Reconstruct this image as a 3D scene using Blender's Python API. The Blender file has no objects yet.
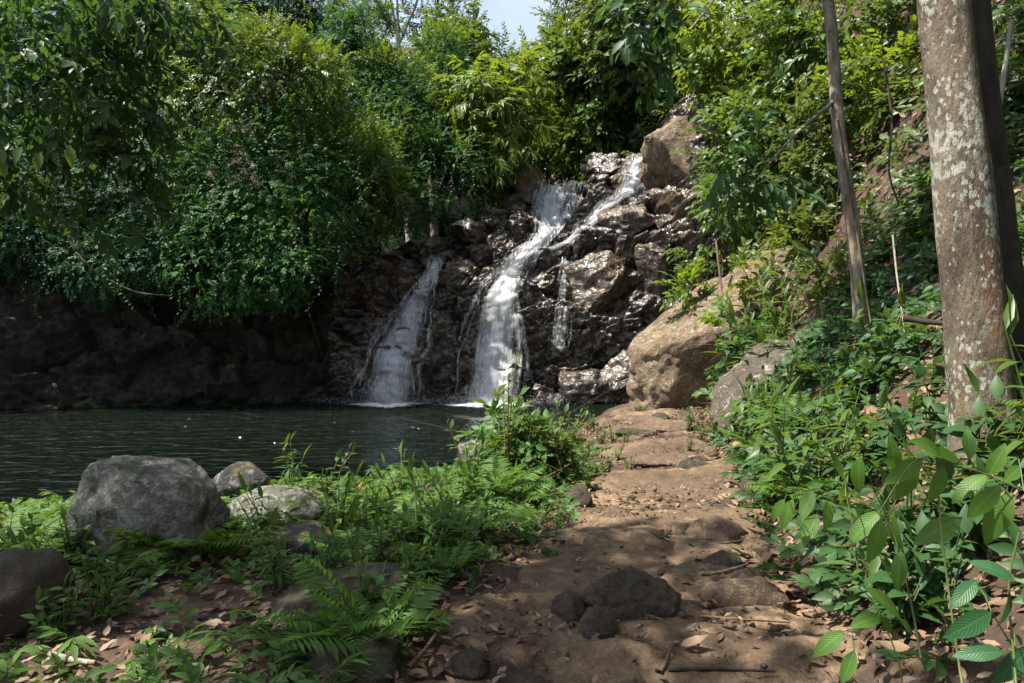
import bpy, bmesh, math, time
import numpy as np
from mathutils import Vector, Matrix, Quaternion

T0 = time.time()
scene = bpy.context.scene
col = scene.collection
F = 683.0          # focal length in pixels (24 mm on 36 mm, 1024 px)
CAMZ = 2.0
CY0 = 341.5
RNG = np.random.default_rng(7)

def W(px, py, Y):
    return np.array([(px - 512.0) / F * Y, Y, CAMZ - (py - CY0) / F * Y])

# ------------------------------------------------------------------ noise
def _h(ix, iy, iz, seed=0):
    with np.errstate(over='ignore'):
        n = (ix.astype(np.int64) * 374761393 + iy.astype(np.int64) * 668265263 + iz.astype(np.int64) * 2147483647 + seed * 974634777) & 0xFFFFFFFF
        n = ((n ^ (n >> 13)) * 1274126177) & 0xFFFFFFFF
        n = ((n ^ (n >> 16)) * 2246822519) & 0xFFFFFFFF
    return ((n ^ (n >> 15)) & 0xFFFFFF) / float(0xFFFFFF)

def vnoise(p, seed=0):
    i = np.floor(p).astype(np.int64); f = p - i
    u = f * f * (3 - 2 * f)
    x, y, z = i[:, 0], i[:, 1], i[:, 2]
    def c(a, b, d): return _h(x + a, y + b, z + d, seed)
    def L(a, b, t): return a + (b - a) * t
    x0 = L(L(c(0,0,0), c(1,0,0), u[:,0]), L(c(0,1,0), c(1,1,0), u[:,0]), u[:,1])
    x1 = L(L(c(0,0,1), c(1,0,1), u[:,0]), L(c(0,1,1), c(1,1,1), u[:,0]), u[:,1])
    return L(x0, x1, u[:,2]) * 2 - 1

def fbm(p, octv=4, seed=0):
    s = np.zeros(len(p)); a = .5; q = np.array(p, float)
    for k in range(octv):
        s += a * vnoise(q, seed + k * 17); q = q * 2.03 + 5.7; a *= .5
    return s

def fbm2(x, y, sc, octv=4, seed=0):
    x, y = np.broadcast_arrays(x, y); sh = x.shape
    p = np.stack([x.ravel() * sc, y.ravel() * sc, np.full(x.size, .37)], 1)
    return fbm(p, octv, seed).reshape(sh)

def worley2(x, z, sx, sz, seed):
    u, v = x / sx, z / sz
    iu, iv = np.floor(u).astype(np.int64), np.floor(v).astype(np.int64)
    f1 = np.full(u.shape, 9.); f2 = f1.copy(); r1 = np.zeros(u.shape); r2 = r1.copy(); r3 = r1.copy()
    ox = r1.copy(); oz = r1.copy()
    for a in (-1, 0, 1):
        for b in (-1, 0, 1):
            cu, cv = iu + a, iv + b; zz = np.zeros_like(cu)
            px = cu + .1 + .8 * _h(cu, cv, zz, seed); pz = cv + .1 + .8 * _h(cu, cv, zz + 1, seed)
            dx, dz = u - px, v - pz; d = np.sqrt(dx * dx + dz * dz)
            near = d < f1
            f2 = np.where(near, f1, np.minimum(f2, d)); f1 = np.where(near, d, f1)
            ox = np.where(near, dx, ox); oz = np.where(near, dz, oz)
            r1 = np.where(near, _h(cu, cv, zz + 2, seed), r1); r2 = np.where(near, _h(cu, cv, zz + 3, seed), r2)
            r3 = np.where(near, _h(cu, cv, zz + 4, seed), r3)
    return f1, f2, ox, oz, r1, r2, r3

def blocks(x, z, sx, sz, seed, A, tilt, crease, cw=.12):
    f1, f2, ox, oz, r1, r2, r3 = worley2(x, z, sx, sz, seed)
    return (r1 - .5) * A + tilt * ((r2 - .5) * 2 * ox + (r3 - .35) * 2 * oz) - crease * np.exp(-(f2 - f1) / cw)

# ------------------------------------------------------------------ mesh tools
def mesh_data(name, V, Fa, mat=None, smooth=True, uv=None):
    V = np.asarray(V, np.float32); me = bpy.data.meshes.new(name)
    if isinstance(Fa, np.ndarray): groups = [Fa]
    else: groups = [g for g in Fa if len(g)]
    nl = sum(g.size for g in groups); npol = sum(len(g) for g in groups)
    me.vertices.add(len(V)); me.vertices.foreach_set('co', V.ravel())
    me.loops.add(nl); me.polygons.add(npol)
    li = np.concatenate([g.ravel() for g in groups]).astype(np.int32)
    st, o = [], 0
    for g in groups:
        st.append(np.arange(len(g)) * g.shape[1] + o); o += g.size
    me.loops.foreach_set('vertex_index', li)
    me.polygons.foreach_set('loop_start', np.concatenate(st).astype(np.int32))
    if smooth: me.polygons.foreach_set('use_smooth', np.ones(npol, bool))
    if uv is not None:
        l = me.uv_layers.new(name='uv'); l.data.foreach_set('uv', np.asarray(uv, np.float32)[li].ravel())
    me.update(calc_edges=True)
    if mat:
        for m in (mat if isinstance(mat, (list, tuple)) else [mat]): me.materials.append(m)
    return me

def link(name, me, parent=None, loc=None):
    o = bpy.data.objects.new(name, me); col.objects.link(o)
    if parent is not None: o.parent = parent
    if loc is not None: o.location = [float(c) for c in loc]
    return o

def tag(o, label=None, cat=None, group=None, kind=None):
    if label: o['label'] = label
    if cat: o['category'] = cat
    if group: o['group'] = group
    if kind: o['kind'] = kind
    return o

def empty(name, loc, label=None, cat=None, group=None):
    o = link(name, None, None, loc); o.empty_display_size = .2
    return tag(o, label, cat, group)

def dup(root, loc, rz, sc, tilt=(0, 0)):
    c = root.copy(); col.objects.link(c)
    c.location = [float(v) for v in loc]; c.rotation_euler = (tilt[0], tilt[1], rz); c.scale = (sc, sc, sc)
    for ch in root.children:
        d = ch.copy(); col.objects.link(d); d.parent = c
    return c

class MB:
    def __init__(s): s.V = []; s.T = []; s.U = []; s.n = 0
    def add(s, V, T, U=None):
        s.V.append(np.asarray(V, float)); s.T.append(np.asarray(T, np.int64) + s.n); s.n += len(V)
        s.U.append(np.zeros((len(V), 2)) if U is None else U)
    def data(s, name, mat, smooth=True):
        return mesh_data(name, np.concatenate(s.V), np.concatenate(s.T), mat, smooth, np.concatenate(s.U))

def tube(mb, pts, radii, k=8, wob=0., seed=0):
    P = np.asarray(pts, float); n = len(P); R = np.broadcast_to(np.asarray(radii, float), (n,))
    t = np.gradient(P, axis=0); t /= np.linalg.norm(t, axis=1)[:, None] + 1e-9
    ref = np.array([1., 0, 0]) if abs(t[0, 0]) < .8 else np.array([0, 1., 0])
    b = np.cross(t, ref); b /= np.linalg.norm(b, axis=1)[:, None] + 1e-9
    c = np.cross(t, b)
    a = np.arange(k) * 2 * np.pi / k
    V = P[:, None] + R[:, None, None] * (np.cos(a)[None, :, None] * b[:, None] + np.sin(a)[None, :, None] * c[:, None])
    if wob:
        q = V.reshape(-1, 3); nn = fbm(q * (1.6 / max(R.max(), .02) * .25), 3, seed)
        V = V + (nn.reshape(n, k) * wob * R[:, None])[..., None] * (V - P[:, None]) / R[:, None, None]
    V = V.reshape(-1, 3)
    i = np.arange(n - 1)[:, None] * k; j = np.arange(k)[None]; j2 = (j + 1) % k
    q1 = np.stack([i + j, i + j2, i + k + j2], -1).reshape(-1, 3); q2 = np.stack([i + j, i + k + j2, i + k + j], -1).reshape(-1, 3)
    u = np.stack(np.broadcast_arrays(a[None] / 6.283, np.linspace(0, 1, n)[:, None]), -1).reshape(-1, 2)
    mb.add(V, np.concatenate([q1, q2]), u)
    mb.add(np.vstack([P[-1] + t[-1] * R[-1] * .6, V[-k:]]), np.array([[0, 1 + (m + 1) % k, 1 + m] for m in range(k)]))

def spline(ctrl, n):
    C = np.asarray(ctrl, float); m = len(C)
    if m < 3: return C[0] + (C[-1] - C[0]) * np.linspace(0, 1, n)[:, None]
    E = np.vstack([2 * C[0] - C[1], C, 2 * C[-1] - C[-2]])
    t = np.linspace(0, m - 1 - 1e-6, n); i = t.astype(int); f = (t - i)[:, None]
    p0, p1, p2, p3 = E[i], E[i + 1], E[i + 2], E[i + 3]
    return .5 * (2 * p1 + (p2 - p0) * f + (2 * p0 - 5 * p1 + 4 * p2 - p3) * f**2 + (3 * p1 - p0 - 3 * p2 + p3) * f**3)

def unit(v): return v / (np.linalg.norm(v, axis=-1, keepdims=True) + 1e-9)

def frames(d, n):
    y = unit(d); x = unit(np.cross(y, n)); z = np.cross(x, y)
    return np.stack([x, y, z], -1)

def scatter(mb, tmpl, P, D, N, S):
    V, Fc, U = tmpl
    M = frames(D, N) * np.asarray(S)[:, None, None]
    out = np.einsum('nij,mj->nmi', M, V) + P[:, None]
    n, m = len(P), len(V)
    T = (Fc[None] + (np.arange(n) * m)[:, None, None]).reshape(-1, 3)
    mb.add(out.reshape(-1, 3), T, np.tile(U, (n, 1)))

# ------------------------------------------------------------------ leaf templates (axis +Y, upper face +Z, length 1)
def leaf_t(w=.4, seg=2, fold=.25, droop=.2, peak=.42, wave=0., tipk=1.2):
    t = np.linspace(0, 1, seg + 1)
    prof = np.where(t < peak, np.maximum(np.sin(t / peak * np.pi / 2), 0) ** .8, np.maximum(np.cos((t - peak) / (1 - peak) * np.pi / 2), 0) ** tipk)
    V = []; U = []; Fc = []
    zc = -droop * t ** 2
    for i in range(seg + 1):
        h = w * .5 * max(prof[i], 0)
        wv = wave * math.sin(i * 2.4)
        V += [(-h, t[i], zc[i] + h * fold + wv * h), (0, t[i], zc[i]), (h, t[i], zc[i] + h * fold - wv * h)]
        U += [(0, t[i]), (.5, t[i]), (1, t[i])]
        if i:
            a = (i - 1) * 3; b = i * 3
            Fc += [(a, a+1, b+1), (a, b+1, b), (a+1, a+2, b+2), (a+1, b+2, b+1)]
    V = np.array(V); Fc = np.array(Fc)
    P = V[Fc]; ar = np.linalg.norm(np.cross(P[:, 1] - P[:, 0], P[:, 2] - P[:, 0]), axis=1)
    return V, Fc[ar > 1e-7], np.array(U)

def sprig_t(seed, leaf, n=9, L=1., ls=.34, spread=.9, hang=0., arc=.25, rosette=False, vary=.3, stem=.010):
    """a twig along +Y with n alternate leaves; the whole twig is about L long"""
    r = np.random.default_rng(seed); mb = MB()
    t = (np.arange(n) + .6) / n
    if rosette: t = .45 + .55 * t
    pos = np.stack([np.zeros(n), t * L, -arc * t ** 2 * L], 1)
    side = np.where(np.arange(n) % 2, 1., -1.)
    ang = spread * (1 - .45 * t) + r.normal(0, .18, n)
    D = np.stack([side * np.sin(ang), np.cos(ang), -hang - .25 * t + r.normal(0, .22, n)], 1)
    if rosette: D[:, 0] += r.normal(0, .5, n)
    N = np.stack([r.normal(0, .28, n) - side * .1, r.normal(0, .28, n) + hang, np.ones(n)], 1)
    S = ls * (1 + vary * (r.random(n) * 2 - 1))
    scatter(mb, leaf, pos, D, N, S)
    if stem:
        tt = np.linspace(0, 1, 4); tube(mb, np.stack([0 * tt, tt * L, -arc * tt ** 2 * L], 1), stem * L, 3)
    return np.concatenate(mb.V), np.concatenate(mb.T), np.concatenate(mb.U)

LF = leaf_t(.46, 2, .3, .15, .45)                 # small ovate, far
LO = leaf_t(.48, 4, .28, .22, .40)                # ovate, near
LL = leaf_t(.24, 3, .3, .3, .4)                   # lanceolate
LB = leaf_t(.40, 8, .22, .32, .48, .04, .85)      # broad glossy, close
VINE = [sprig_t(s, LF, 10, 1., .30, 1.0, .25, .35) for s in (1, 2, 3)]
LANCE = [sprig_t(s, LL, 9, .9, .50, .9, .75, .45, True) for s in (4, 5, 6)]
BROAD = [sprig_t(s, LO, 8, 1., .40, .9, .35, .3) for s in (7, 8, 9)]
FINE = [sprig_t(s, LF, 13, 1., .20, 1.1, .1, .2) for s in (10, 11, 12)]
HERB = [sprig_t(s, LO, 9, 1., .42, 1.0, .1, .3) for s in (13, 14, 15)]

# ------------------------------------------------------------------ materials
class NT:
    def __init__(s, name, disp=False):
        s.m = bpy.data.materials.new(name); s.m.use_nodes = True; s.t = s.m.node_tree; s.t.nodes.clear()
        s.out = s.t.nodes.new('ShaderNodeOutputMaterial')
    def n(s, typ, ins=None, **kw):
        x = s.t.nodes.new('ShaderNode' + typ)
        for k, v in kw.items(): setattr(x, k, v)
        for k, v in (ins or {}).items():
            if isinstance(v, bpy.types.NodeSocket): s.t.links.new(v, x.inputs[k])
            elif isinstance(v, bpy.types.Node): s.t.links.new(v.outputs[0], x.inputs[k])
            else: x.inputs[k].default_value = v
        return x
    def ramp(s, fac, stops, interp='LINEAR'):
        x = s.n('ValToRGB', {'Fac': fac}); x.color_ramp.interpolation = interp
        e = x.color_ramp.elements
        while len(e) < len(stops): e.new(.5)
        for q, (p, c) in zip(e, stops):
            q.position = p; q.color = (c, c, c, 1) if not hasattr(c, '__len__') else (*c, 1)
        return x
    def noise(s, vec, scale, detail=4, rough=.55, dist=0.):
        return s.n('TexNoise', {'Vector': vec, 'Scale': scale, 'Detail': detail, 'Roughness': rough, 'Distortion': dist})
    def math(s, op, a, b=0.):
        return s.n('Math', {0: a, 1: b}, operation=op)
    def mix(s, f, a, b):
        x = s.n('Mix', data_type='RGBA'); sk = [i for i in x.inputs if i.type == 'RGBA']
        for k, v in ((x.inputs[0], f), (sk[0], a), (sk[1], b)):
            if isinstance(v, bpy.types.Node): v = (v.outputs[2] if v.bl_idname == 'ShaderNodeMix' else v.outputs[0])
            if isinstance(v, bpy.types.NodeSocket): s.t.links.new(v, k)
            else: k.default_value = v if not hasattr(v, '__len__') else (*v, 1)
        return [o for o in x.outputs if o.type == 'RGBA'][0]
    def done(s, shader):
        s.t.links.new(shader.outputs[0], s.out.inputs['Surface']); return s.m

def leaf_mat(name, dark, light, yellow=None, trans=.35, rough=.42, spec=.5, veins=False):
    t = NT(name); g = t.n('NewGeometry'); oi = t.n('ObjectInfo')
    tc = t.n('TexCoord')
    r = g.outputs['Random Per Island']
    pos = g.outputs['Position']
    n1 = t.noise(pos, .55, 2)
    f = t.math('ADD', t.math('MULTIPLY', r, .62), t.math('MULTIPLY_ADD', n1.outputs[0], .9))
    f.inputs[1].links and None
    st = [(.0, dark), (.62, light)]
    if yellow: st += [(.93, light), (1., yellow)]
    c = t.ramp(t.math('ADD', t.math('MULTIPLY', r, .6), t.math('MULTIPLY', n1.outputs[0], .45)), st)
    base = c.outputs[0]
    ins = {'Base Color': base, 'Roughness': rough, 'Specular IOR Level': spec}
    if veins:
        uv = t.n('UVMap'); sp = t.n('SeparateXYZ', {0: uv.outputs[0]})
        au = t.math('ABSOLUTE', t.math('SUBTRACT', sp.outputs[0], .5))
        ph = t.math('SUBTRACT', sp.outputs[1], t.math('MULTIPLY', au, .55))
        w = t.math('ABSOLUTE', t.math('SINE', t.math('MULTIPLY', ph, 36.)))
        side = t.ramp(w, [(.0, 1.), (.22, 0.)])
        mid = t.ramp(au, [(.0, 1.), (.035, 1.), (.06, 0.)])
        v = t.math('MAXIMUM', t.math('MULTIPLY', side.outputs[0], .55), mid.outputs[0])
        base = t.mix(t.math('MULTIPLY', v, .26), base, tuple(min(1, x * 2.0 + .02) for x in light))
        ins['Base Color'] = base
        bmp = t.n('Bump', {'Strength': .32, 'Distance': .004, 'Height': t.math('SUBTRACT', t.math('MULTIPLY', w, .5), t.math('MULTIPLY', v, .3))})
        ins['Normal'] = bmp
    p = t.n('BsdfPrincipled', ins)
    tcol = t.mix(.5, base, tuple(min(1., a * b) for a, b in zip((3.1, 2.3, .6), light)))
    tr = t.n('BsdfTranslucent', {'Color': tcol})
    return t.done(t.n('MixShader', {0: trans, 1: p, 2: tr}))

M = {}
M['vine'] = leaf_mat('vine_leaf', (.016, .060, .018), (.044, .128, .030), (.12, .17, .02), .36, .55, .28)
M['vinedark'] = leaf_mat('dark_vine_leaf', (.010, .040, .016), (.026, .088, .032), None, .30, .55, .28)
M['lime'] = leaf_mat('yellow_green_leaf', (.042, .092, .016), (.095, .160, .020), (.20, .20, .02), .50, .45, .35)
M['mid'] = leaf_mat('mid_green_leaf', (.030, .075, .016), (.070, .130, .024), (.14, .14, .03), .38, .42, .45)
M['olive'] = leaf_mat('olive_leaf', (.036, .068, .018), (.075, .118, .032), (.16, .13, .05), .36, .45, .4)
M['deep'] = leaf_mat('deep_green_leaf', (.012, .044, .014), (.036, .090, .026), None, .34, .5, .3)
M['fern'] = leaf_mat('fern_leaf', (.035, .085, .016), (.075, .150, .026), None, .40, .55, .25)
M['herb'] = leaf_mat('herb_leaf', (.028, .075, .018), (.065, .135, .028), (.12, .16, .03), .38, .52, .3)
M['big'] = leaf_mat('broad_glossy_leaf', (.034, .098, .018), (.075, .165, .026), (.13, .23, .025), .45, .42, .28, True)
M['bigdark'] = leaf_mat('dark_broad_leaf', (.012, .050, .024), (.024, .085, .030), None, .30, .42, .3, True)

def dead_mat():
    t = NT('dead_leaf'); g = t.n('NewGeometry')
    c = t.ramp(g.outputs['Random Per Island'], [(0., (.055, .030, .018)), (.3, (.13, .075, .045)), (.6, (.19, .128, .080)), (.85, (.28, .21, .145)), (1., (.26, .145, .06))])
    n = t.noise(g.outputs['Position'], 60, 3)
    b = t.mix(t.math('MULTIPLY', n.outputs[0], .5), c, (.06, .035, .02))
    p = t.n('BsdfPrincipled', {'Base Color': b, 'Roughness': .62, 'Specular IOR Level': .35})
    tr = t.n('BsdfTranslucent', {'Color': b})
    return t.done(t.n('MixShader', {0: .15, 1: p, 2: tr}))
M['dead'] = dead_mat()

def rock_mat(name, c0, c1, c2, wet=False, moss=.0, lichen=.0, scale=1., mosscol=(.035, .055, .012), lichcol=(.38, .37, .33), rough=None, obj=False):
    t = NT(name); g = t.n('NewGeometry'); tc = t.n('TexCoord'); pos = tc.outputs['Object'] if obj else g.outputs['Position']
    n1 = t.noise(pos, .9 * scale, 6, .62, .4); n2 = t.noise(pos, (3.6 if wet else 5.5) * scale, 3.5 if wet else 7, .52 if wet else .68); n3 = t.noise(pos, 28 * scale, 5, .7)
    f = t.math('ADD', t.math('MULTIPLY', n1.outputs[0], .6), t.math('MULTIPLY', n2.outputs[0], .4))
    c = t.ramp(f, [(.36, c0), (.5, c1), (.64, c2)])
    base = c.outputs[0]
    sp = t.ramp(n3.outputs[0], [(.35, .62), (.7, 1.18)])
    mm = t.n('Mix', data_type='RGBA', blend_type='MULTIPLY'); cs = [i for i in mm.inputs if i.type == 'RGBA']
    mm.inputs[0].default_value = 1.; t.t.links.new(base, cs[0]); t.t.links.new(sp.outputs[0], cs[1])
    base = [o for o in mm.outputs if o.type == 'RGBA'][0]
    if lichen:
        l = t.noise(pos, 4.2 * scale, 8, .72, .8)
        k = t.ramp(l.outputs[0], [(.56 - .1 * lichen, 0.), (.64 - .1 * lichen, 1.)])
        base = t.mix(t.math('MULTIPLY', k, .8), base, lichcol)
    if moss:
        nz = t.n('SeparateXYZ', {0: g.outputs['Normal']})
        k = t.ramp(t.math('ADD', t.math('MULTIPLY', nz.outputs[2], .22), t.noise(pos, 2.3 * scale, 6, .7).outputs[0]), [(.72 - moss * .3, 0.), (.84 - moss * .3, 1.)])
        base = t.mix(t.math('MULTIPLY', k, .85), base, mosscol)
    wp = t.n('VectorMath', {0: pos, 1: t.n('VectorMath', {0: n2.outputs[1], 'Scale': .25 / scale}, operation='SCALE').outputs[0]}, operation='ADD')
    vo = t.n('TexVoronoi', {'Vector': wp.outputs[0], 'Scale': 2.2 * scale}, feature='DISTANCE_TO_EDGE')
    cr = t.ramp(vo.outputs['Distance'], [(0., 0.), (.06, 1.)])
    hgt = t.math('ADD', t.math('MULTIPLY', n2.outputs[0], 1.), t.math('ADD', t.math('MULTIPLY', n3.outputs[0], .05 if wet else .35), t.math('MULTIPLY', cr, .16)))
    if wet:
        v1 = t.n('TexVoronoi', {'Vector': wp.outputs[0], 'Scale': 2.6 * scale}); v2 = t.n('TexVoronoi', {'Vector': wp.outputs[0], 'Scale': 6.5 * scale})
        hgt = t.math('ADD', hgt, t.math('ADD', t.math('MULTIPLY', v1.outputs['Distance'], -.7), t.math('MULTIPLY', v2.outputs['Distance'], -.04)))
    b = t.n('Bump', {'Strength': .5 if wet else .9, 'Distance': (.20 if wet else .15) / scale ** .5, 'Height': hgt})
    if rough is None: rough = (.16, .5) if wet else (.7, .95)
    rr = t.ramp(n2.outputs[0], [(.35, rough[0]), (.68, rough[1])])
    p = t.n('BsdfPrincipled', {'Base Color': base, 'Roughness': rr.outputs[0], 'Specular IOR Level': .6 if wet else .35, 'Normal': b})
    if wet: p.inputs['Coat Weight'].default_value = .25; p.inputs['Coat Roughness'].default_value = .3; t.t.links.new(b.outputs[0], p.inputs['Coat Normal'])
    return t.done(p)
M['cliff'] = rock_mat('dark_cliff_rock', (.014, .012, .010), (.032, .027, .021), (.07, .058, .042), False, .15, .0, 1.4, rough=(.35, .7))
M['wetrock'] = rock_mat('wet_black_rock', (.013, .0125, .012), (.038, .031, .024), (.120, .078, .042), True, scale=1.5, rough=(.26, .55))
M['brownrock'] = rock_mat('wet_brown_rock', (.016, .014, .012), (.056, .040, .026), (.165, .10, .048), True, rough=(.30, .6), scale=1.4)
M['tanrock'] = rock_mat('tan_rock', (.10, .070, .042), (.19, .138, .085), (.32, .24, .165), False, .16, .16, 1.9, lichcol=(.42, .38, .32))
M['greyrock'] = rock_mat('grey_boulder', (.09, .086, .072), (.20, .19, .165), (.35, .335, .30), False, .22, .65, 2.2, obj=True, lichcol=(.42, .41, .37))
M['wetstone'] = rock_mat('dark_wet_stone', (.03, .03, .028), (.06, .058, .052), (.12, .115, .10), False, .18, .2, 2.4, mosscol=(.14, .12, .02), rough=(.35, .75), obj=True)
M['pathrock'] = rock_mat('dark_path_rock', (.042, .034, .026), (.092, .071, .052), (.165, .130, .096), False, .16, .0, 4., obj=True)
M['claystone'] = rock_mat('clay_coated_stone', (.10, .065, .042), (.17, .115, .075), (.25, .175, .115), False, .0, .1, 4., obj=True, lichcol=(.3, .24, .17))
M['palestone'] = rock_mat('pale_flat_stone', (.16, .12, .085), (.26, .20, .14), (.36, .28, .20), False, .2, .1, 3., mosscol=(.10, .11, .03), obj=True)
M['slabrock'] = rock_mat('grey_brown_slab', (.06, .048, .038), (.12, .095, .075), (.20, .165, .13), False, .05, .1, 1.6)

def soil_mat(name, cs, wetness=.0, bumpd=.03, sc=1.):
    t = NT(name); g = t.n('NewGeometry'); pos = g.outputs['Position']
    n1 = t.noise(pos, .8 * sc, 5, .6); n2 = t.noise(pos, 6 * sc, 7, .68, .3); n3 = t.noise(pos, 45 * sc, 4, .7)
    c = t.ramp(t.math('ADD', t.math('MULTIPLY', n1.outputs[0], .5), t.math('MULTIPLY', n2.outputs[0], .5)), [(.36, cs[0]), (.5, cs[1]), (.64, cs[2])])
    sp = t.ramp(n3.outputs[0], [(.4, 1.), (.64, 0.)])
    base = t.mix(t.math('MULTIPLY', sp, .45), c, tuple(x * .5 for x in cs[0]))
    hgt = t.math('ADD', n2.outputs[0], t.math('MULTIPLY', n3.outputs[0], .4))
    b = t.n('Bump', {'Strength': .9, 'Distance': bumpd, 'Height': hgt})
    return t.done(t.n('BsdfPrincipled', {'Base Color': base, 'Roughness': .88, 'Specular IOR Level': .25, 'Normal': b}))
M['ground'] = soil_mat('forest_soil', ((.036, .024, .017), (.068, .045, .030), (.12, .082, .056)))
M['path'] = soil_mat('trodden_clay', ((.062, .044, .029), (.128, .088, .054), (.30, .205, .125)), bumpd=.03)

def bark_mat(name, c0, c1, patch, mossk=0., patchk=.5, scale=1., ps=1.):
    t = NT(name); tc = t.n('TexCoord'); pos = tc.outputs['Object']; g = t.n('NewGeometry')
    mp = t.n('Mapping', {'Vector': pos, 'Scale': (1, 1, .35)})
    n1 = t.noise(mp.outputs[0], 4 * scale, 6, .65, .6); n2 = t.noise(mp.outputs[0], 22 * scale, 5, .7)
    base = t.ramp(n1.outputs[0], [(.36, c0), (.62, c1)]).outputs[0]
    mp2 = t.n('Mapping', {'Vector': pos, 'Scale': (1, 1, .62)})
    wv = t.noise(mp2.outputs[0], 9 * scale * ps, 5, .7)
    v = t.n('TexVoronoi', {'Vector': t.n('VectorMath', {0: mp2.outputs[0], 1: t.n('VectorMath', {0: wv.outputs[1], 'Scale': .16 / ps}, operation='SCALE').outputs[0]}, operation='ADD').outputs[0], 'Scale': 13 * scale * ps})
    big = t.noise(mp.outputs[0], 3.1 * scale, 3, .6)
    th = t.math('MULTIPLY', t.ramp(big.outputs[0], [(.34, 0.), (.62, 1.)]), .62 * patchk)
    k = t.math('LESS_THAN', v.outputs['Distance'], th)
    vv = t.n('SeparateColor', {0: v.outputs['Color']})
    k2 = t.math('MULTIPLY', k, t.math('GREATER_THAN', vv.outputs[0], .45))
    fl = t.noise(mp2.outputs[0], 11 * scale * ps ** .5, 8, .74, .5)
    kf = t.ramp(t.math('ADD', fl.outputs[0], t.math('MULTIPLY', t.math('SUBTRACT', big.outputs[0], .5), .35)), [(.53, 0.), (.585, 1.)])
    base = t.mix(t.math('MULTIPLY', kf, .6), base, tuple(.55 * q for q in patch))
    og = t.noise(t.n('Mapping', {'Vector': pos, 'Scale': (1, 1, .16)}).outputs[0], 5 * scale, 4, .6)
    base = t.mix(t.math('MULTIPLY', t.ramp(og.outputs[0], [(.56, 0.), (.66, 1.)]), .6), base, (c1[0] * 1.25, c1[1] * .85, c1[2] * .6))
    base = t.mix(t.math('MULTIPLY', k2, .75), base, patch)
    if mossk:
        sx = t.n('SeparateXYZ', {0: pos})
        nn = t.n('SeparateXYZ', {0: g.outputs['Normal']})
        f = t.math('ADD', t.math('MULTIPLY', nn.outputs[0], .34), t.math('SUBTRACT', t.noise(mp.outputs[0], 5 * scale, 6, .7).outputs[0], t.math('MULTIPLY', sx.outputs[2], .03)))
        km = t.ramp(f, [(.50, 0.), (.66, 1.)])
        base = t.mix(t.math('MULTIPLY', km, mossk), base, (.06, .062, .016))
    h = t.math('ADD', n2.outputs[0], t.math('ADD', n1.outputs[0], t.math('MULTIPLY', k2, .25)))
    b = t.n('Bump', {'Strength': .95, 'Distance': .03 / scale, 'Height': h})
    return t.done(t.n('BsdfPrincipled', {'Base Color': base, 'Roughness': .85, 'Specular IOR Level': .25, 'Normal': b}))
M['barkbig'] = bark_mat('mottled_bark', (.055, .045, .031), (.150, .118, .082), (.33, .34, .29), .95, 1.3, 1., 2.4)
M['bark'] = bark_mat('grey_brown_bark', (.07, .055, .04), (.30, .275, .215), (.38, .38, .33), .25, .9, 2., 1.6)
M['barkpale'] = bark_mat('pale_bark', (.20, .185, .16), (.36, .34, .30), (.45, .45, .42), 0., .5, 1.)
M['barkdark'] = bark_mat('dark_bark', (.016, .013, .010), (.040, .032, .024), (.07, .07, .055), .5, .4, 2.)
M['twig'] = bark_mat('brown_twig', (.06, .042, .03), (.14, .10, .07), (.2, .18, .15), 0., .3, 4.)
def plain(name, c, rough=.6, spec=.4):
    t = NT(name); g = t.n('NewGeometry'); n = t.noise(g.outputs['Position'], 30, 3)
    b = t.mix(n.outputs[0], tuple(x * .6 for x in c), tuple(x * 1.35 for x in c))
    return t.done(t.n('BsdfPrincipled', {'Base Color': b, 'Roughness': rough, 'Specular IOR Level': spec}))
M['stem'] = plain('green_stem', (.07, .10, .03))
M['redstem'] = plain('brown_stem', (.12, .085, .045))

def water_mat():
    t = NT('pool_water'); g = t.n('NewGeometry'); pos = g.outputs['Position']
    mp = t.n('Mapping', {'Vector': pos, 'Scale': (.8, 1.5, 1.)})
    n1 = t.noise(mp.outputs[0], 1.5, 1., .5, .4); n2 = t.noise(mp.outputs[0], 4.6, 1.5, .5, .5)
    sx = t.n('SeparateXYZ', {0: pos})
    # rougher water close below the falls
    ch = t.n('MapRange', {'Value': sx.outputs[1], 'From Min': 9., 'From Max': 21., 'To Min': .85, 'To Max': 2.4})
    h = t.math('ADD', n1.outputs[0], t.math('MULTIPLY', n2.outputs[0], .42))
    b = t.n('Bump', {'Strength': ch.outputs[0], 'Distance': .22, 'Height': h})
    fr = t.n('Fresnel', {'IOR': 1.33, 'Normal': b})
    gl = t.n('BsdfGlossy', {'Color': (1, 1, 1, 1), 'Roughness': .02, 'Normal': b})
    tr = t.n('BsdfTransparent', {'Color': (.13, .14, .08, 1)})
    df = t.n('BsdfDiffuse', {'Color': (.006, .0105, .006, 1)})
    body = t.n('MixShader', {0: .45, 1: tr, 2: df})
    return t.done(t.n('MixShader', {0: fr.outputs[0], 1: body, 2: gl}))
M['water'] = water_mat()

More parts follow.
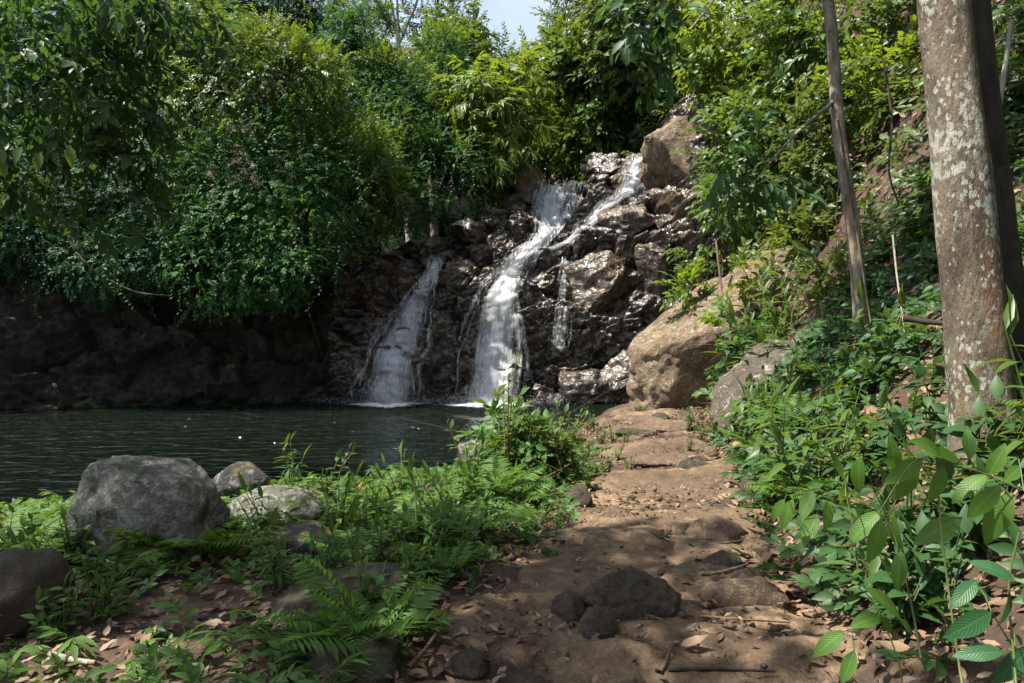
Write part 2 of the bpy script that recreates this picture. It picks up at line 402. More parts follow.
def fall_mat(name, dens, seed):
    t = NT(name); uv = t.n('UVMap')
    sp = t.n('SeparateXYZ', {0: uv.outputs[0]})
    def tex(su, sv, off, det=4, dist=.3):
        mp = t.n('Mapping', {'Vector': uv.outputs[0], 'Scale': (su, sv, 1), 'Location': (off + seed, seed * 3.1, seed)})
        return t.noise(mp.outputs[0], 1., det, .62, dist)
    a = tex(2.2, .9, 0, 5, .9); b = tex(8., 1.3, 5., 4, .7); c = tex(13., 5.5, 9., 4, .8)
    s = t.math('ADD', t.math('MULTIPLY', a.outputs[0], .36), t.math('ADD', t.math('MULTIPLY', b.outputs[0], .34), t.math('MULTIPLY', c.outputs[0], .38)))
    at = t.n('Attribute', attribute_name='flow')     # edge falloff and thickness of the flow, per vertex
    s2 = t.math('ADD', s, t.math('MULTIPLY', t.math('SUBTRACT', at.outputs['Fac'], .5), .55))
    al = t.ramp(s2, [(.50 - dens, 0.), (.90 - dens, .95)])
    bmp = t.n('Bump', {'Strength': .2, 'Distance': .03, 'Height': s})
    p = t.n('BsdfPrincipled', {'Base Color': (.66, .69, .72, 1), 'Roughness': .35, 'Specular IOR Level': .5, 'Normal': bmp})
    tl = t.n('BsdfTranslucent', {'Color': (.8, .83, .86, 1)})
    m = t.n('MixShader', {0: .45, 1: p, 2: tl})
    return t.done(t.n('MixShader', {0: al.outputs[0], 1: t.n('BsdfTransparent'), 2: m}))
M['fall_a'] = fall_mat('falling_water', -.06, 1.); M['fall_b'] = fall_mat('falling_water_thin', -.15, 4.)
M['fall_c'] = fall_mat('water_film', -.16, 8.)
def foam_mat():
    t = NT('foam'); g = t.n('NewGeometry'); at = t.n('Attribute', attribute_name='flow')
    n = t.noise(g.outputs['Position'], 4., 6, .75); 
    k = t.ramp(t.math('ADD', t.math('MULTIPLY', n.outputs[0], .7), t.math('SUBTRACT', at.outputs['Fac'], .5)), [(.28, 0.), (.60, .95)])
    p = t.n('BsdfPrincipled', {'Base Color': (.78, .8, .82, 1), 'Roughness': .6})
    return t.done(t.n('MixShader', {0: k.outputs[0], 1: t.n('BsdfTransparent'), 2: p}))
M['foam'] = foam_mat()
def thread_mat():
    t = NT('white_water'); g = t.n('NewGeometry'); mp = t.n('Mapping', {'Vector': g.outputs['Position'], 'Scale': (20., 5., 2.4)})
    k = t.ramp(t.noise(mp.outputs[0], 1., 5, .65, .4).outputs[0], [(.40, 0.), (.72, .85)])
    at = t.n('Attribute', attribute_name='flow'); k = t.math('MULTIPLY', k, t.math('POWER', at.outputs['Fac'], 1.3))
    p = t.n('BsdfPrincipled', {'Base Color': (.66, .69, .72, 1), 'Roughness': .4}); tl = t.n('BsdfTranslucent', {'Color': (.8, .83, .86, 1)})
    return t.done(t.n('MixShader', {0: k.outputs[0], 1: t.n('BsdfTransparent'), 2: t.n('MixShader', {0: .3, 1: p, 2: tl})}))
M['thread'] = thread_mat()
M['drop'] = plain('spray_water', (.72, .74, .76), .3, .5)

# ------------------------------------------------------------------ lie of the land
I = np.interp
SX = [-60, -20, -9, -5.9, -3.5, -2.2, -1, 0, .7, 1.3, 1.9, 2.6, 3.2, 4, 6, 60]
SY = [-2, 4.5, 6.4, 7.7, 8.8, 9.2, 9.9, 11., 12.8, 15, 17.2, 19.3, 21, 22.5, 24, 24]
def shore(x, y):
    s = I(x, SX, SY); sl = (I(x + .2, SX, SY) - I(x - .2, SX, SY)) / .4
    return (y - s) / np.sqrt(1 + sl * sl) + .25 * fbm2(x, y, .8, 3, 5)
def line(x): return I(x, [-60, -34, -15, -10, -6, -4.5, 3, 5, 6.5, 9, 14], [12, 17.5, 20, 21.8, 22.9, 22.4, 22.4, 21.8, 20.8, 20, 19])
def prof(x): return (I(x, [-7, -4, 5, 6.5], [.3, .25, .25, .22]), I(x, [-7.5, -5, -3, 5, 6.5], [9., 4.8, 4.4, 4.8, 6.5]), I(x, [-6, -3, 4, 6.2], [.9, .95, .92, .4]))
def depth(x, z):
    a, k, b = prof(x); return a * np.minimum(z, k) + b * np.maximum(z - k, 0)
TX = [-60, -34, -16, -10, -6, -4.6, -2.5, -1.2, -.45, 1.1, 2.7, 4, 5.2, 6, 8.2, 12]
TZ = [5, 5, 5.2, 5.3, 4.9, 5.0, 5.8, 6.8, 7.5, 8.0, 8.1, 9.1, 9.6, 10.8, 11.5, 11.5]
def top(x): return I(x, TX, TZ)
def xe(y): return I(y, [-20, 0, 3, 6, 10, 15, 20, 24, 30, 60], [1.6, 1.5, 1.55, 2.25, 3.1, 4.3, 5.3, 6., 7., 8.])
def pathc(y): return I(y, [0, 3, 4.7, 6, 8.7, 10, 14.6, 18], [.45, .6, .92, 1.4, 1.9, 2.1, 2.8, 3.1])
def pathw(y): return I(y, [0, 3, 4.7, 6, 8.7, 10, 14.6, 18], [.95, .95, .9, .75, .75, .75, .7, .4])

def H(x, y):
    x = np.asarray(x, float); y = np.asarray(y, float); x, y = np.broadcast_arrays(x, y)
    b = shore(x, y)
    z = np.where(b < 0, .46 * (1 - np.exp(b / 1.3)), -np.minimum(1.4, .38 * b))
    z = z + np.where(b < -.3, .07 * fbm2(x, y, 1.1, 4, 3), 0)
    e = np.maximum(x - xe(y), 0); k = I(y, [0, 8, 14, 20], [.55, .58, .95, 1.4])
    hz = k * e + .12 * e * e * (k / .55); hz = 34 * (1 - np.exp(-hz / 34))
    hz = hz + np.minimum(e, 1.5) * .35 * fbm2(x, y, .7, 4, 9)
    z = z + hz
    dy = y - line(x) - 1.3
    a, kk, bb = prof(x); d = np.maximum(dy, 0)
    inv = np.where(d < a * kk, d / a, kk + (d - a * kk) / bb)
    t = top(x) - .45; dt = depth(x, t)
    sl = I(x, [-9, -5, 5, 8], [.62, .1, .12, .5])
    zb = np.minimum(inv, t) + sl * np.maximum(d - dt, 0); zb = np.minimum(zb, 30 + .02 * zb)
    zb = zb + np.where(d > dt, .5 * fbm2(x, y, .35, 3, 21), 0)
    return np.where(dy > 0, np.maximum(z, zb - .0), z)

def G(px, py, y0=1.6, y1=60.):
    """where the sight line through a pixel first meets the ground"""
    Y = np.geomspace(y0, y1, 900); p = np.stack([(px - 512) / F * Y, Y, CAMZ - (py - CY0) / F * Y], 1)
    below = p[:, 2] < H(p[:, 0], p[:, 1]); i = int(np.argmax(below)) if below.any() else 899
    return np.array([p[i, 0], p[i, 1], float(H(p[i, 0], p[i, 1]))])

def PX(p): return (512 + F * p[0] / p[1], CY0 - F * (p[2] - CAMZ) / p[1])

def grid_mesh(name, xs, ys, zf, mat):
    X, Y = np.meshgrid(xs, ys); Z = zf(X, Y)
    n, m = X.shape; i = np.arange(n - 1)[:, None] * m; j = np.arange(m - 1)[None]
    Fq = np.stack([i + j, i + j + 1, i + m + j + 1, i + m + j], -1).reshape(-1, 4)
    return mesh_data(name, np.stack([X, Y, Z], -1).reshape(-1, 3), Fq, mat)

def sinh_axis(c, lo, hi, n, k):
    a, b = math.asinh((lo - c) / k), math.asinh((hi - c) / k); return c + k * np.sinh(np.linspace(a, b, n))
tag(link('ground', grid_mesh('ground', sinh_axis(0, -160, 160, 520, 2.2), sinh_axis(4, -120, 220, 560, 4.), H, M['ground'])), kind='structure')

# the path: a finer skin of trodden clay lying on the ground
ys = np.concatenate([np.linspace(-1.5, 9, 300), np.linspace(9, 17.6, 130)[1:]]); us = np.linspace(-1.5, 1.5, 150)
U, Y = np.meshgrid(us, ys); X0 = U * 1.0; X = pathc(Y) + U * pathw(Y) + .22 * fbm2(X0, Y, .9, 3, 77)
Z = H(X, Y) + .035 + .05 * fbm2(X, Y, 1.5, 4, 31) + .022 * fbm2(X, Y, 7, 4, 33) + .018 * np.abs(fbm2(X, Y, 14, 3, 35)) + blocks(X + .1 * fbm2(X, Y, 3, 2, 5), Y, .55, .34, 19, .035, .05, .03, .15) - .16 * np.clip(np.abs(U) - .9 - .35 * fbm2(X, Y, 2.2, 3, 12), 0, 1)
Z = Z + .05 * np.sin(Y * 2.6 + 1.5 * fbm2(X, Y, .6, 2, 4)) * (np.abs(U) < 1.2) * I(Y, [5, 8], [0, 1])
n, m = X.shape; i = np.arange(n - 1)[:, None] * m; j = np.arange(m - 1)[None]
tag(link('path', mesh_data('path', np.stack([X, Y, Z], -1).reshape(-1, 3), np.stack([i + j, i + j + 1, i + m + j + 1, i + m + j], -1).reshape(-1, 4), M['path'])), kind='structure')

# the pool
tag(link('water', grid_mesh('water', np.linspace(-60, 9, 60), np.linspace(-6, 26, 40), lambda X, Y: 0 * X, M['water'])), kind='structure')

# ------------------------------------------------------------------ cliffs
def disp(x, z):
    q = .35 * fbm2(x, z, .8, 3, 41)
    X, Zz = x + q, z + .6 * q
    d = blocks(X, Zz, 2.3, 1.5, 3, .62, .75, .16, .07) + blocks(X + .3 * Zz, Zz, .85, .6, 8, .34, .55, .07, .07) + blocks(X - .4 * Zz, Zz, .34, .2, 15, .08, .20, .01, .1)
    return d + .22 * fbm2(x, z, .9, 3, 51) - .16 * np.abs(fbm2(x, z, 2.6, 4, 52)) - .04 * np.abs(fbm2(x, z, 8, 3, 53))
def ysurf(x, z): return line(x) + depth(x, z) - disp(x, z)

def cliff(name, x0, x1, nx, nz, mat, push=0.):
    xs = np.linspace(x0, x1, nx); v = np.linspace(0, 1.22, nz)
    X, Vv = np.meshgrid(xs, v); t = top(X) + .25 * fbm2(X, X * 0, 1.2, 3, 61)
    Zz = -1.3 + (t + 1.3) * np.minimum(Vv, 1)
    back = np.maximum(Vv - 1, 0) * 14
    d = disp(X, Zz + back * .8)
    Yy = line(X) + depth(X, Zz) - d + back + push
    Zz = Zz + .22 * d * (Zz > .3) + back * .02 - (back > 2.2) * (back - 2.2) * .8
    n, m = X.shape; i = np.arange(n - 1)[:, None] * m; j = np.arange(m - 1)[None]
    return link(name, mesh_data(name, np.stack([X, Yy, Zz], -1).reshape(-1, 3), np.stack([i + j, i + j + 1, i + m + j + 1, i + m + j], -1).reshape(-1, 4), mat))
tag(cliff('rock_cliff', -34, -5.6, 560, 130, M['cliff'], .06), kind='structure')
tag(cliff('waterfall_cliff', -6.2, 9.5, 400, 300, M['wetrock']), kind='structure')

def at_cliff(px, py):
    Y = 23.
    for _ in range(25):
        p = W(px, py, Y); Y = .5 * Y + .5 * float(line(p[0]) + depth(p[0], max(p[2], 0.)))
    return W(px, py, Y)

# ------------------------------------------------------------------ falling water
def set_flow(me, a):
    at = me.attributes.new('flow', 'FLOAT', 'POINT'); at.data.foreach_set('value', np.asarray(a, np.float32))

def sheet(ctrl, seed, off, name, mat, parent, spread=1.):
    C = np.array([[*at_cliff(px, py)[[0, 2]], w] for px, py, w in ctrl])
    C[:, 2] *= 23.5 / F * spread
    n = 150; k = 34; S = spline(C, n)
    r = np.random.default_rng(seed)
    u = np.linspace(-1, 1, k); Uu, _ = np.meshgrid(u, np.arange(n))
    tx = np.gradient(S[:, 0]); tz = np.gradient(S[:, 1]); tl = np.hypot(tx, tz) + 1e-6
    nx, nz = -tz / tl, tx / tl
    wob = 1 + .22 * fbm2(np.linspace(0, 9, n) + seed, np.zeros(n), 1., 3, seed)
    X = S[:, 0][:, None] + nx[:, None] * Uu * (S[:, 2] * wob)[:, None] * .5 * np.sign(-tz.mean())
    Z = S[:, 1][:, None] + nz[:, None] * Uu * (S[:, 2] * wob)[:, None] * .5 * np.sign(-tz.mean()) * .35
    Yy = np.minimum(np.minimum(ysurf(X, Z), ysurf(X, Z + .12)), np.minimum(ysurf(X + .1, Z), ysurf(X, Z + .3) - .05))
    for _ in range(2):
        Yy[1:-1] = .25 * Yy[:-2] + .5 * Yy[1:-1] + .25 * Yy[2:]
        Yy[:, 1:-1] = .25 * Yy[:, :-2] + .5 * Yy[:, 1:-1] + .25 * Yy[:, 2:]
    Yy = Yy - off - .06 * (1 - Uu ** 2) - .07 * fbm2(X, Z * .25, 5, 3, seed + 2)
    Z = np.maximum(Z, .0)
    Lc = np.concatenate([[0], np.cumsum(tl[1:])])
    uv = np.stack([Uu * (S[:, 2])[:, None] * .5 * 1.4 + seed, np.broadcast_to(Lc[:, None], Uu.shape)], -1)
    fl = np.clip(1 - np.abs(Uu) ** 1.6, 0, 1) + .22 * fbm2(X * 1.2, Z * .8, 1.3, 3, seed + 9)
    fl = fl * np.clip(np.minimum(np.arange(n) / 6., 1), 0, 1)[:, None]
    i = np.arange(n - 1)[:, None] * k; j = np.arange(k - 1)[None]
    me = mesh_data(name, np.stack([X, Yy, Z], -1).reshape(-1, 3), np.stack([i + j, i + j + 1, i + k + j + 1, i + k + j], -1).reshape(-1, 4), mat, True, uv.reshape(-1, 2))
    set_flow(me, fl.ravel())
    link(name, me, parent)
    return np.stack([X, Yy, Z], -1)

def strands(P, n_s, seed, parent, wmax):
    """separate threads and tongues of white water running down the sheet"""
    r = np.random.default_rng(seed); n, k = P.shape[:2]; V, Fq, o, FL = [], [], 0, []
    for _ in range(n_s):
        t0 = 0 if r.random() < .35 else r.uniform(0, .8); t1 = min(1., t0 + r.uniform(.08, .5)); m = max(6, int((t1 - t0) * 90))
        t = np.linspace(t0, t1, m) * (n - 1.001); u = r.normal(0, .48) + .26 * fbm2(t * .03 + r.uniform(0, 99), t * 0, 1., 3, seed)
        if np.abs(u).max() > .80: continue
        uu = np.clip((u + 1) * .5, 0, 1) * (k - 1.001); i, j = t.astype(int), uu.astype(int); f, g = (t - i)[:, None], (uu - j)[:, None]
        q = (P[i, j] * (1 - f) + P[i + 1, j] * f) * (1 - g) + (P[i, j + 1] * (1 - f) + P[i + 1, j + 1] * f) * g
        q = q + np.array([0, -r.uniform(.0, .16), 0]); s = np.linspace(0, 1, m)
        w = wmax * r.uniform(.35, 1.) * 3.4 * np.sin(np.pi * np.clip(s * .92 + .06, 0, 1)) ** .6 * (1 + .5 * fbm2(s * 9, s * 0 + r.uniform(0, 50), 1., 2, seed))
        a = np.stack([q - np.stack([w, 0 * w, 0 * w], 1), q - np.stack([0 * w, w * .6, 0 * w], 1), q + np.stack([w, 0 * w, 0 * w], 1)], 1)
        FL.append(np.tile([0., 1., 0.], m)); V.append(a.reshape(-1, 3)); b = np.arange(m - 1)[:, None] * 3 + o + np.arange(2)[None]
        Fq.append(np.stack([b, b + 1, b + 4, b + 3], -1).reshape(-1, 4)); o += 3 * m
    x = link('white_threads', mesh_data('white_threads', np.vstack(V), np.vstack(Fq), M['thread']), parent); x['kind'] = 'stuff'; set_flow(x.data, np.concatenate(FL))

DT = (np.array([[0, 0, .9], [.7, .3, -.3], [-.6, .4, -.3], [0, -.7, -.3]]), np.array([[0, 1, 2], [0, 2, 3], [0, 3, 1], [1, 3, 2]]), np.zeros((4, 2)))
def spray(P, n, seed, parent, base, width):
    r = np.random.default_rng(seed)
    q = P.reshape(-1, 3); idx = r.integers(len(q) // 3, len(q), n)
    p = q[idx] + np.stack([r.normal(0, .09, n), -np.abs(r.normal(0, .12, n)), r.normal(0, .1, n)], 1)
    m = int(n * .8); b = np.stack([base[0] + r.normal(0, width * .40, m), base[1] - .0 - np.abs(r.normal(0, .35, m)), np.abs(r.normal(0, .17, m))], 1)
    p = np.vstack([p, b]); p = p[p[:, 2] > .01]
    mb = MB(); d = r.normal(0, 1, (len(p), 3)); d[:, 2] -= 1.5
    scatter(mb, DT, p, d, r.normal(0, 1, (len(p), 3)), r.uniform(.004, .014, len(p)))
    o = link('spray', mb.data('spray', M['drop'], False), parent); o['kind'] = 'stuff'

def foam(c, rx, ry, seed, parent):
    k, n = 48, 9; a = np.linspace(0, 2 * np.pi, k, endpoint=False); V = []; fl = []
    for i in range(n):
        t = (i + 1) / n; w = 1 + .18 * np.sin(3 * a + seed) + .1 * np.sin(7 * a + seed * 2)
        V.append(np.stack([c[0] + rx * t * w * np.cos(a), c[1] + ry * t * w * np.sin(a), np.full(k, .012 + .03 * (1 - t))], 1)); fl += [1 - t * .95] * k
    i = np.arange(n - 1)[:, None] * k; j = np.arange(k)[None]; j2 = (j + 1) % k
    me = mesh_data('foam', np.vstack(V), np.stack([i + j, i + j2, i + k + j2, i + k + j], -1).reshape(-1, 4), M['foam']); set_flow(me, fl)
    link('foam', me, parent)

FALL = [
 ('widest white waterfall plunging into the pool behind the leafy bank shrub', [(560, 183, 50), (552, 205, 46), (547, 232, 24), (522, 260, 30), (504, 288, 40), (498, 322, 56), (495, 365, 68), (492, 403, 78)], 11, (3.0, .55)),
 ('lacy waterfall on the left joining the pool beside the dark cliff', [(438, 258, 14), (428, 280, 20), (417, 300, 34), (405, 326, 50), (396, 365, 60), (391, 403, 66)], 12, (2.4, .45)),
 ('narrow upper waterfall slanting down left from the notch beside the tan rock wall', [(640, 158, 24), (634, 175, 27), (626, 193, 27), (606, 206, 26), (590, 224, 24), (570, 240, 20), (549, 250, 16)], 13, None),
 ('thin trickle of water hanging over the brown overhanging boulder', [(567, 256, 10), (562, 290, 16), (560, 320, 22), (556, 350, 26)], 14, None),
]
def build_falls():
    for lab, ctrl, sd, fm in FALL:
        b = at_cliff(*ctrl[-1][:2])
        o = empty('waterfall', (b[0], b[1], max(b[2], 0)), lab, 'waterfall', 'streams of the waterfall')
        root_inv = Matrix.Translation(-Vector([b[0], b[1], max(b[2], 0)]))
        thin = sd == 14
        P = sheet(ctrl, sd, .10, 'water_sheet', M['fall_c' if thin else 'fall_b'], o, 1.5)
        if not thin:
            sheet(ctrl, sd + 20, .17, 'water_sheet', M['fall_a'], o, 1.0)
            sheet(ctrl, sd + 40, .24, 'water_sheet', M['fall_b'], o, 1.25)
        strands(P, {11: 120, 12: 90, 13: 60, 14: 16}[sd], sd, o, .02 if thin else .036)
        base = P[-1].mean(0)
        spray(P, 260 if thin else (2400 if fm else 600), sd, o, base, (P[-1][:, 0].max() - P[-1][:, 0].min()) if fm else .4)
        if fm: foam((base[0], base[1] - .7), fm[0] * .8, fm[1] * 3.4, sd, o)
        for ch in o.children: ch.matrix_parent_inverse = root_inv
    # wide thin film of white threads over the steps between the two big falls
build_falls()

# ------------------------------------------------------------------ rocks
def rock_mesh(name, dims, seed, mat, sub=4, facets=9, cut=.78, rough=.10, lay=0., box=1.):
    bm = bmesh.new(); bmesh.ops.create_icosphere(bm, subdivisions=sub, radius=1)
    V = np.array([v.co[:] for v in bm.verts]); Fa = np.array([[v.index for v in f.verts] for f in bm.faces]); bm.free()
    V = np.sign(V) * np.abs(V) ** box
    r = np.random.default_rng(seed); d = unit(r.normal(0, 1, (facets, 3)))
    V = V * (1 + .30 * fbm(V * 1.1 + seed * 3.3, 3, seed))[:, None]
    for q in d:
        c = cut * r.uniform(.82, 1.12); h = V @ q - c; V = V - np.maximum(h, 0)[:, None] * q * .88
    n = unit(V)
    V = V + n * (rough * fbm(V * 3.1 + seed, 5, seed + 5) + rough * .3 * fbm(V * 11 + seed, 3, seed + 6))[:, None]
    if lay: V = V + n * (lay * np.sin(V[:, 2] * 16 + 3 * fbm(V * 2, 3, seed + 9)))[:, None]
    V = V / np.abs(V).max(0) * (np.array(dims) * .5)
    return mesh_data(name, V, Fa, mat)

ROCKS = {}
def rock(name, label, loc, dims, seed, mat, rz=0., tilt=(0, 0), group=None, cat='rock', **kw):
    o = link(name, rock_mesh(name, dims, seed, M[mat], **kw), None, loc)
    o.rotation_euler = (tilt[0], tilt[1], rz)
    tag(o, label, cat, group); ROCKS[label] = np.array(loc, float); return o

def ground_rock(name, label, px, py, wpx, hpx, seed, mat, sink=.3, asp=.8, **kw):
    """px,py = the middle of the rock's foot in the photograph"""
    g = G(px, py); w = wpx * g[1] / F; h = hpx * g[1] / F
    hh = h / (1 - sink)
    return rock(name, label, (g[0], g[1] + w * asp * .35, g[2] - hh * sink + hh * .5), (w, w * asp, hh), seed, mat, **kw)

# on the bank
ground_rock('boulder', 'largest grey lichen-spotted boulder, standing among ferns at the pool edge', 128, 562, 152, 98, 27, 'greyrock', .16, .75, sub=5, facets=7, cut=.95, rough=.10, box=.62, tilt=(0, .10), cat='boulder')
ground_rock('boulder', 'rounded dark wet stone at the water, rear one of the pair beside the largest boulder', 236, 484, 68, 40, 22, 'wetstone', .15, .8, group='dark wet stones at the pool edge', cat='boulder')
ground_rock('boulder', 'low dark stone with yellow moss spots in front of the rear wet stone', 232, 505, 70, 40, 23, 'wetstone', .2, .8, group='dark wet stones at the pool edge', cat='boulder')
ground_rock('rock', 'flat weathered grey rock just right of the largest boulder', 262, 530, 105, 38, 24, 'greyrock', .3, .9, facets=11)
ground_rock('rock', 'flat grey rock half covered by plants above the bank slope', 300, 560, 90, 30, 27, 'wetstone', .3, .9, facets=11)
ground_rock('boulder', 'smooth dark boulder cut off by the left edge of the photo', -8, 642, 104, 84, 25, 'pathrock', .2, .9, facets=5, cut=.95, cat='boulder')
ground_rock('rock', 'long mossy rock ridge sloping through the bank plants towards the path', 338, 630, 180, 44, 26, 'pathrock', .45, .8, tilt=(0, -.18), rough=.18, sub=5, facets=10)
ground_rock('rock', 'low brown rock at the bottom edge beneath the fern bank', 335, 690, 120, 32, 28, 'pathrock', .35, .8)
ground_rock('rock', 'grey rock hidden behind the leafy bank shrub', 486, 478, 60, 44, 29, 'greyrock', .2, .8)
# on the path
ground_rock('rock', 'largest dark mossy rock in the middle of the path', 637, 622, 112, 48, 31, 'pathrock', .42, .7, facets=8, cut=.8, sub=5, rough=.22, box=.85, group='rocks on the path')
ground_rock('rock', 'small dark rock left of the largest path rock', 571, 628, 42, 34, 32, 'pathrock', .35, .8, rough=.2, group='rocks on the path')
ground_rock('rock', 'knobbly dark stone just in front of the largest path rock', 598, 645, 46, 36, 33, 'pathrock', .35, .8, rough=.2, group='rocks on the path')
ground_rock('rock', 'smooth log-shaped clay-coated stone right of the largest path rock', 746, 612, 98, 28, 34, 'claystone', .35, .4, rz=-.10, facets=3, cut=1.2, rough=.05, group='rocks on the path')
ground_rock('rock', 'low dark stone above the log-shaped stone', 725, 573, 50, 18, 35, 'pathrock', .4, .7, group='rocks on the path')
ground_rock('rock', 'pale flat stone half sunk beside the curving root', 722, 545, 64, 24, 36, 'claystone', .5, .8, group='rocks on the path')
ground_rock('rock', 'dark rock at the path edge above the pale flat stone', 752, 500, 22, 20, 37, 'pathrock', .3, .8, group='rocks on the path')
ground_rock('rock', 'flat dark stone on the sunlit step of the path', 697, 473, 40, 13, 38, 'pathrock', .4, .6, group='rocks on the path')
ground_rock('rock', 'light brown stone above the flat dark stepping stone', 711, 459, 17, 12, 39, 'claystone', .3, .8, group='rocks on the path')
ground_rock('rock', 'dark ledge stone across the far path', 638, 438, 46, 9, 40, 'pathrock', .4, .6, group='rocks on the path')
ground_rock('rock', 'farthest dark stone at the top of the path near the tan slab', 662, 421, 22, 8, 41, 'pathrock', .3, .7, group='rocks on the path')
ground_rock('rock', 'sunken brown stone at the far left of the path top', 606, 428, 26, 9, 42, 'claystone', .4, .8, group='rocks on the path')
ground_rock('rock', 'half buried stone left of the sunlit patch of path', 612, 524, 30, 13, 43, 'claystone', .4, .8, group='rocks on the path')
ground_rock('rock', 'mossy stone at the path edge below the leafy bank shrub', 578, 507, 34, 20, 44, 'pathrock', .3, .8, group='rocks on the path')
ground_rock('rock', 'low mossy stone at the bottom edge of the path', 466, 682, 52, 24, 45, 'pathrock', .3, .8, group='rocks on the path')
# the right side
def big_rock(label, px, py, Y, wpx, hpx, dep, seed, mat, **kw):
    c = W(px, py, Y); return rock(kw.pop('name', 'boulder'), label, c, (wpx * Y / F, dep, hpx * Y / F), seed, mat, cat='boulder', **kw)
rock('boulder', 'long inclined tan rock slab rising right from the end of the path beside the falls', (5.2, 16.9, 1.75), (7.2, 3.6, 3.3), 51, 'tanrock', tilt=(.30, -.66), rz=.12, cat='boulder', sub=6, facets=8, cut=.78, rough=.09, lay=.006, box=.85)
big_rock('grey brown leaf-strewn slab leaning on the slope below the slender tree', 800, 398, 10.9, 185, 130, 2.6, 53, 'slabrock', sub=5, facets=6, cut=.85, rough=.08, tilt=(0, -.35))
big_rock('pale sunlit rock wall at the head of the falls', 694, 162, 24.7, 112, 146, 3.5, 54, 'tanrock', sub=5, facets=16, cut=.62, rough=.16, box=.55, tilt=(.1, .15))
for lab, px, py, w_, h_, sd in [('broad flat rock step crossing the sunlit path', 668, 466, 74, 8, 80), ('thin layered rock step at the far left of the path', 618, 452, 52, 8, 81), ('narrow dark rock step below the farthest path stone', 676, 432, 60, 8, 82), ('wide clay-covered step near the end of the path', 640, 424, 70, 7, 83), ('low stone rib on the right of the path below the grey slab', 726, 487, 40, 10, 84), ('small stone bedded beside the bent root', 655, 560, 30, 11, 85), ('flat stone bedded left of the smallest path rocks', 520, 600, 44, 12, 86)]:
    ground_rock('rock', lab, px, py, w_, h_, sd, 'claystone', .45, .7, group='rocks on the path', rough=.16)
# on the waterfall cliff
CG = 'boulders wedged in the waterfall cliff'
CK = dict(sub=5, facets=12, cut=.62, rough=.2, box=.7, group=CG)
big_rock('huge brown overhanging boulder in the middle of the waterfall cliff', 601, 284, 23.5, 84, 96, 2.6, 61, 'brownrock', tilt=(.30, .12), **CK)
big_rock('brown blocky boulder right of the huge overhanging boulder', 656, 276, 23.3, 50, 92, 2.4, 62, 'brownrock', tilt=(.1, .06), **CK)
big_rock('flat-topped dark boulder under the narrow upper waterfall', 630, 222, 25.1, 68, 48, 2.6, 63, 'brownrock', **CK)
big_rock('glossy black boulder splitting the falls at the top', 604, 171, 28.2, 58, 36, 2.8, 64, 'wetrock', **CK)
big_rock('brown sunlit boulder at the left lip of the falls', 517, 194, 27.6, 66, 46, 3., 65, 'brownrock', tilt=(0, -.3), **CK)
big_rock('dark boulder topping the lacy left waterfall', 474, 236, 25.1, 46, 30, 2.2, 66, 'wetrock', **CK)
big_rock('black block between the two tongues of the main waterfall', 528, 226, 25.8, 26, 26, 1.6, 67, 'wetrock', **CK)
big_rock('stacked dark ledge at the foot of the cliff right of the main waterfall', 580, 384, 22.6, 72, 40, 2.0, 68, 'wetrock', **{**CK, 'lay': .04})
big_rock('shaded dark ledge near the tan slab at the foot of the cliff', 634, 376, 22.5, 80, 58, 1.8, 69, 'wetrock', **{**CK, 'lay': .04})

print('rocks', time.time() - T0)
#@@PLANTS
# ------------------------------------------------------------------ trees, shrubs and climbers
def crown(mb, lobes, kind, dens, size, seed, back=.5, gap=-.28, droop=.0, out=.7, up=.25, shell=.55, bump=.30, topk=None):
    """sprigs spread through the outer volume of a set of ellipsoid lobes"""
    r = np.random.default_rng(seed)
    for li, (c, rad) in enumerate(lobes):
        c = np.array(c, float); rad = np.array(rad, float)
        ar = 4 * np.pi * ((rad[0]*rad[1])**1.6 / 3 + (rad[0]*rad[2])**1.6 / 3 + (rad[1]*rad[2])**1.6 / 3) ** (1 / 1.6)
        n = int(ar * dens)
        d = unit(r.normal(0, 1, (n, 3)))
        keep = (d[:, 1] < .25) | (r.random(n) < back)
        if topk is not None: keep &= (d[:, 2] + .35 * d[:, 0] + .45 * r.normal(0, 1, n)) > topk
        d = d[keep]; n = len(d)
        k = (1 - shell * r.random(n) ** 1.4) * (1 + bump * fbm(c + d * rad * .55, 3, seed + li) * 2 + .10 * fbm((c + d * rad) * 2.4, 2, seed + 3) * 2)
        p = c + d * rad * k[:, None]
        ok = (fbm(p * .8, 3, seed + 50) > gap) & (p[:, 2] > H(p[:, 0], p[:, 1]) - .15) & (p[:, 2] > .12)
        p = p[ok]; d = unit(d[ok] / rad); n = len(p)
        ax = unit(d * out + r.normal(0, .42, (n, 3)) + np.array([0, 0, up - droop]))
        nz = unit(np.array([0, 0, 1.]) * .75 + d * .6 + r.normal(0, .25, (n, 3)))
        s = size * r.uniform(.65, 1.3, n)
        for q in range(len(kind)):
            sel = slice(q, None, len(kind))
            if n > q: scatter(mb, kind[q], p[sel], ax[sel], nz[sel], s[sel])

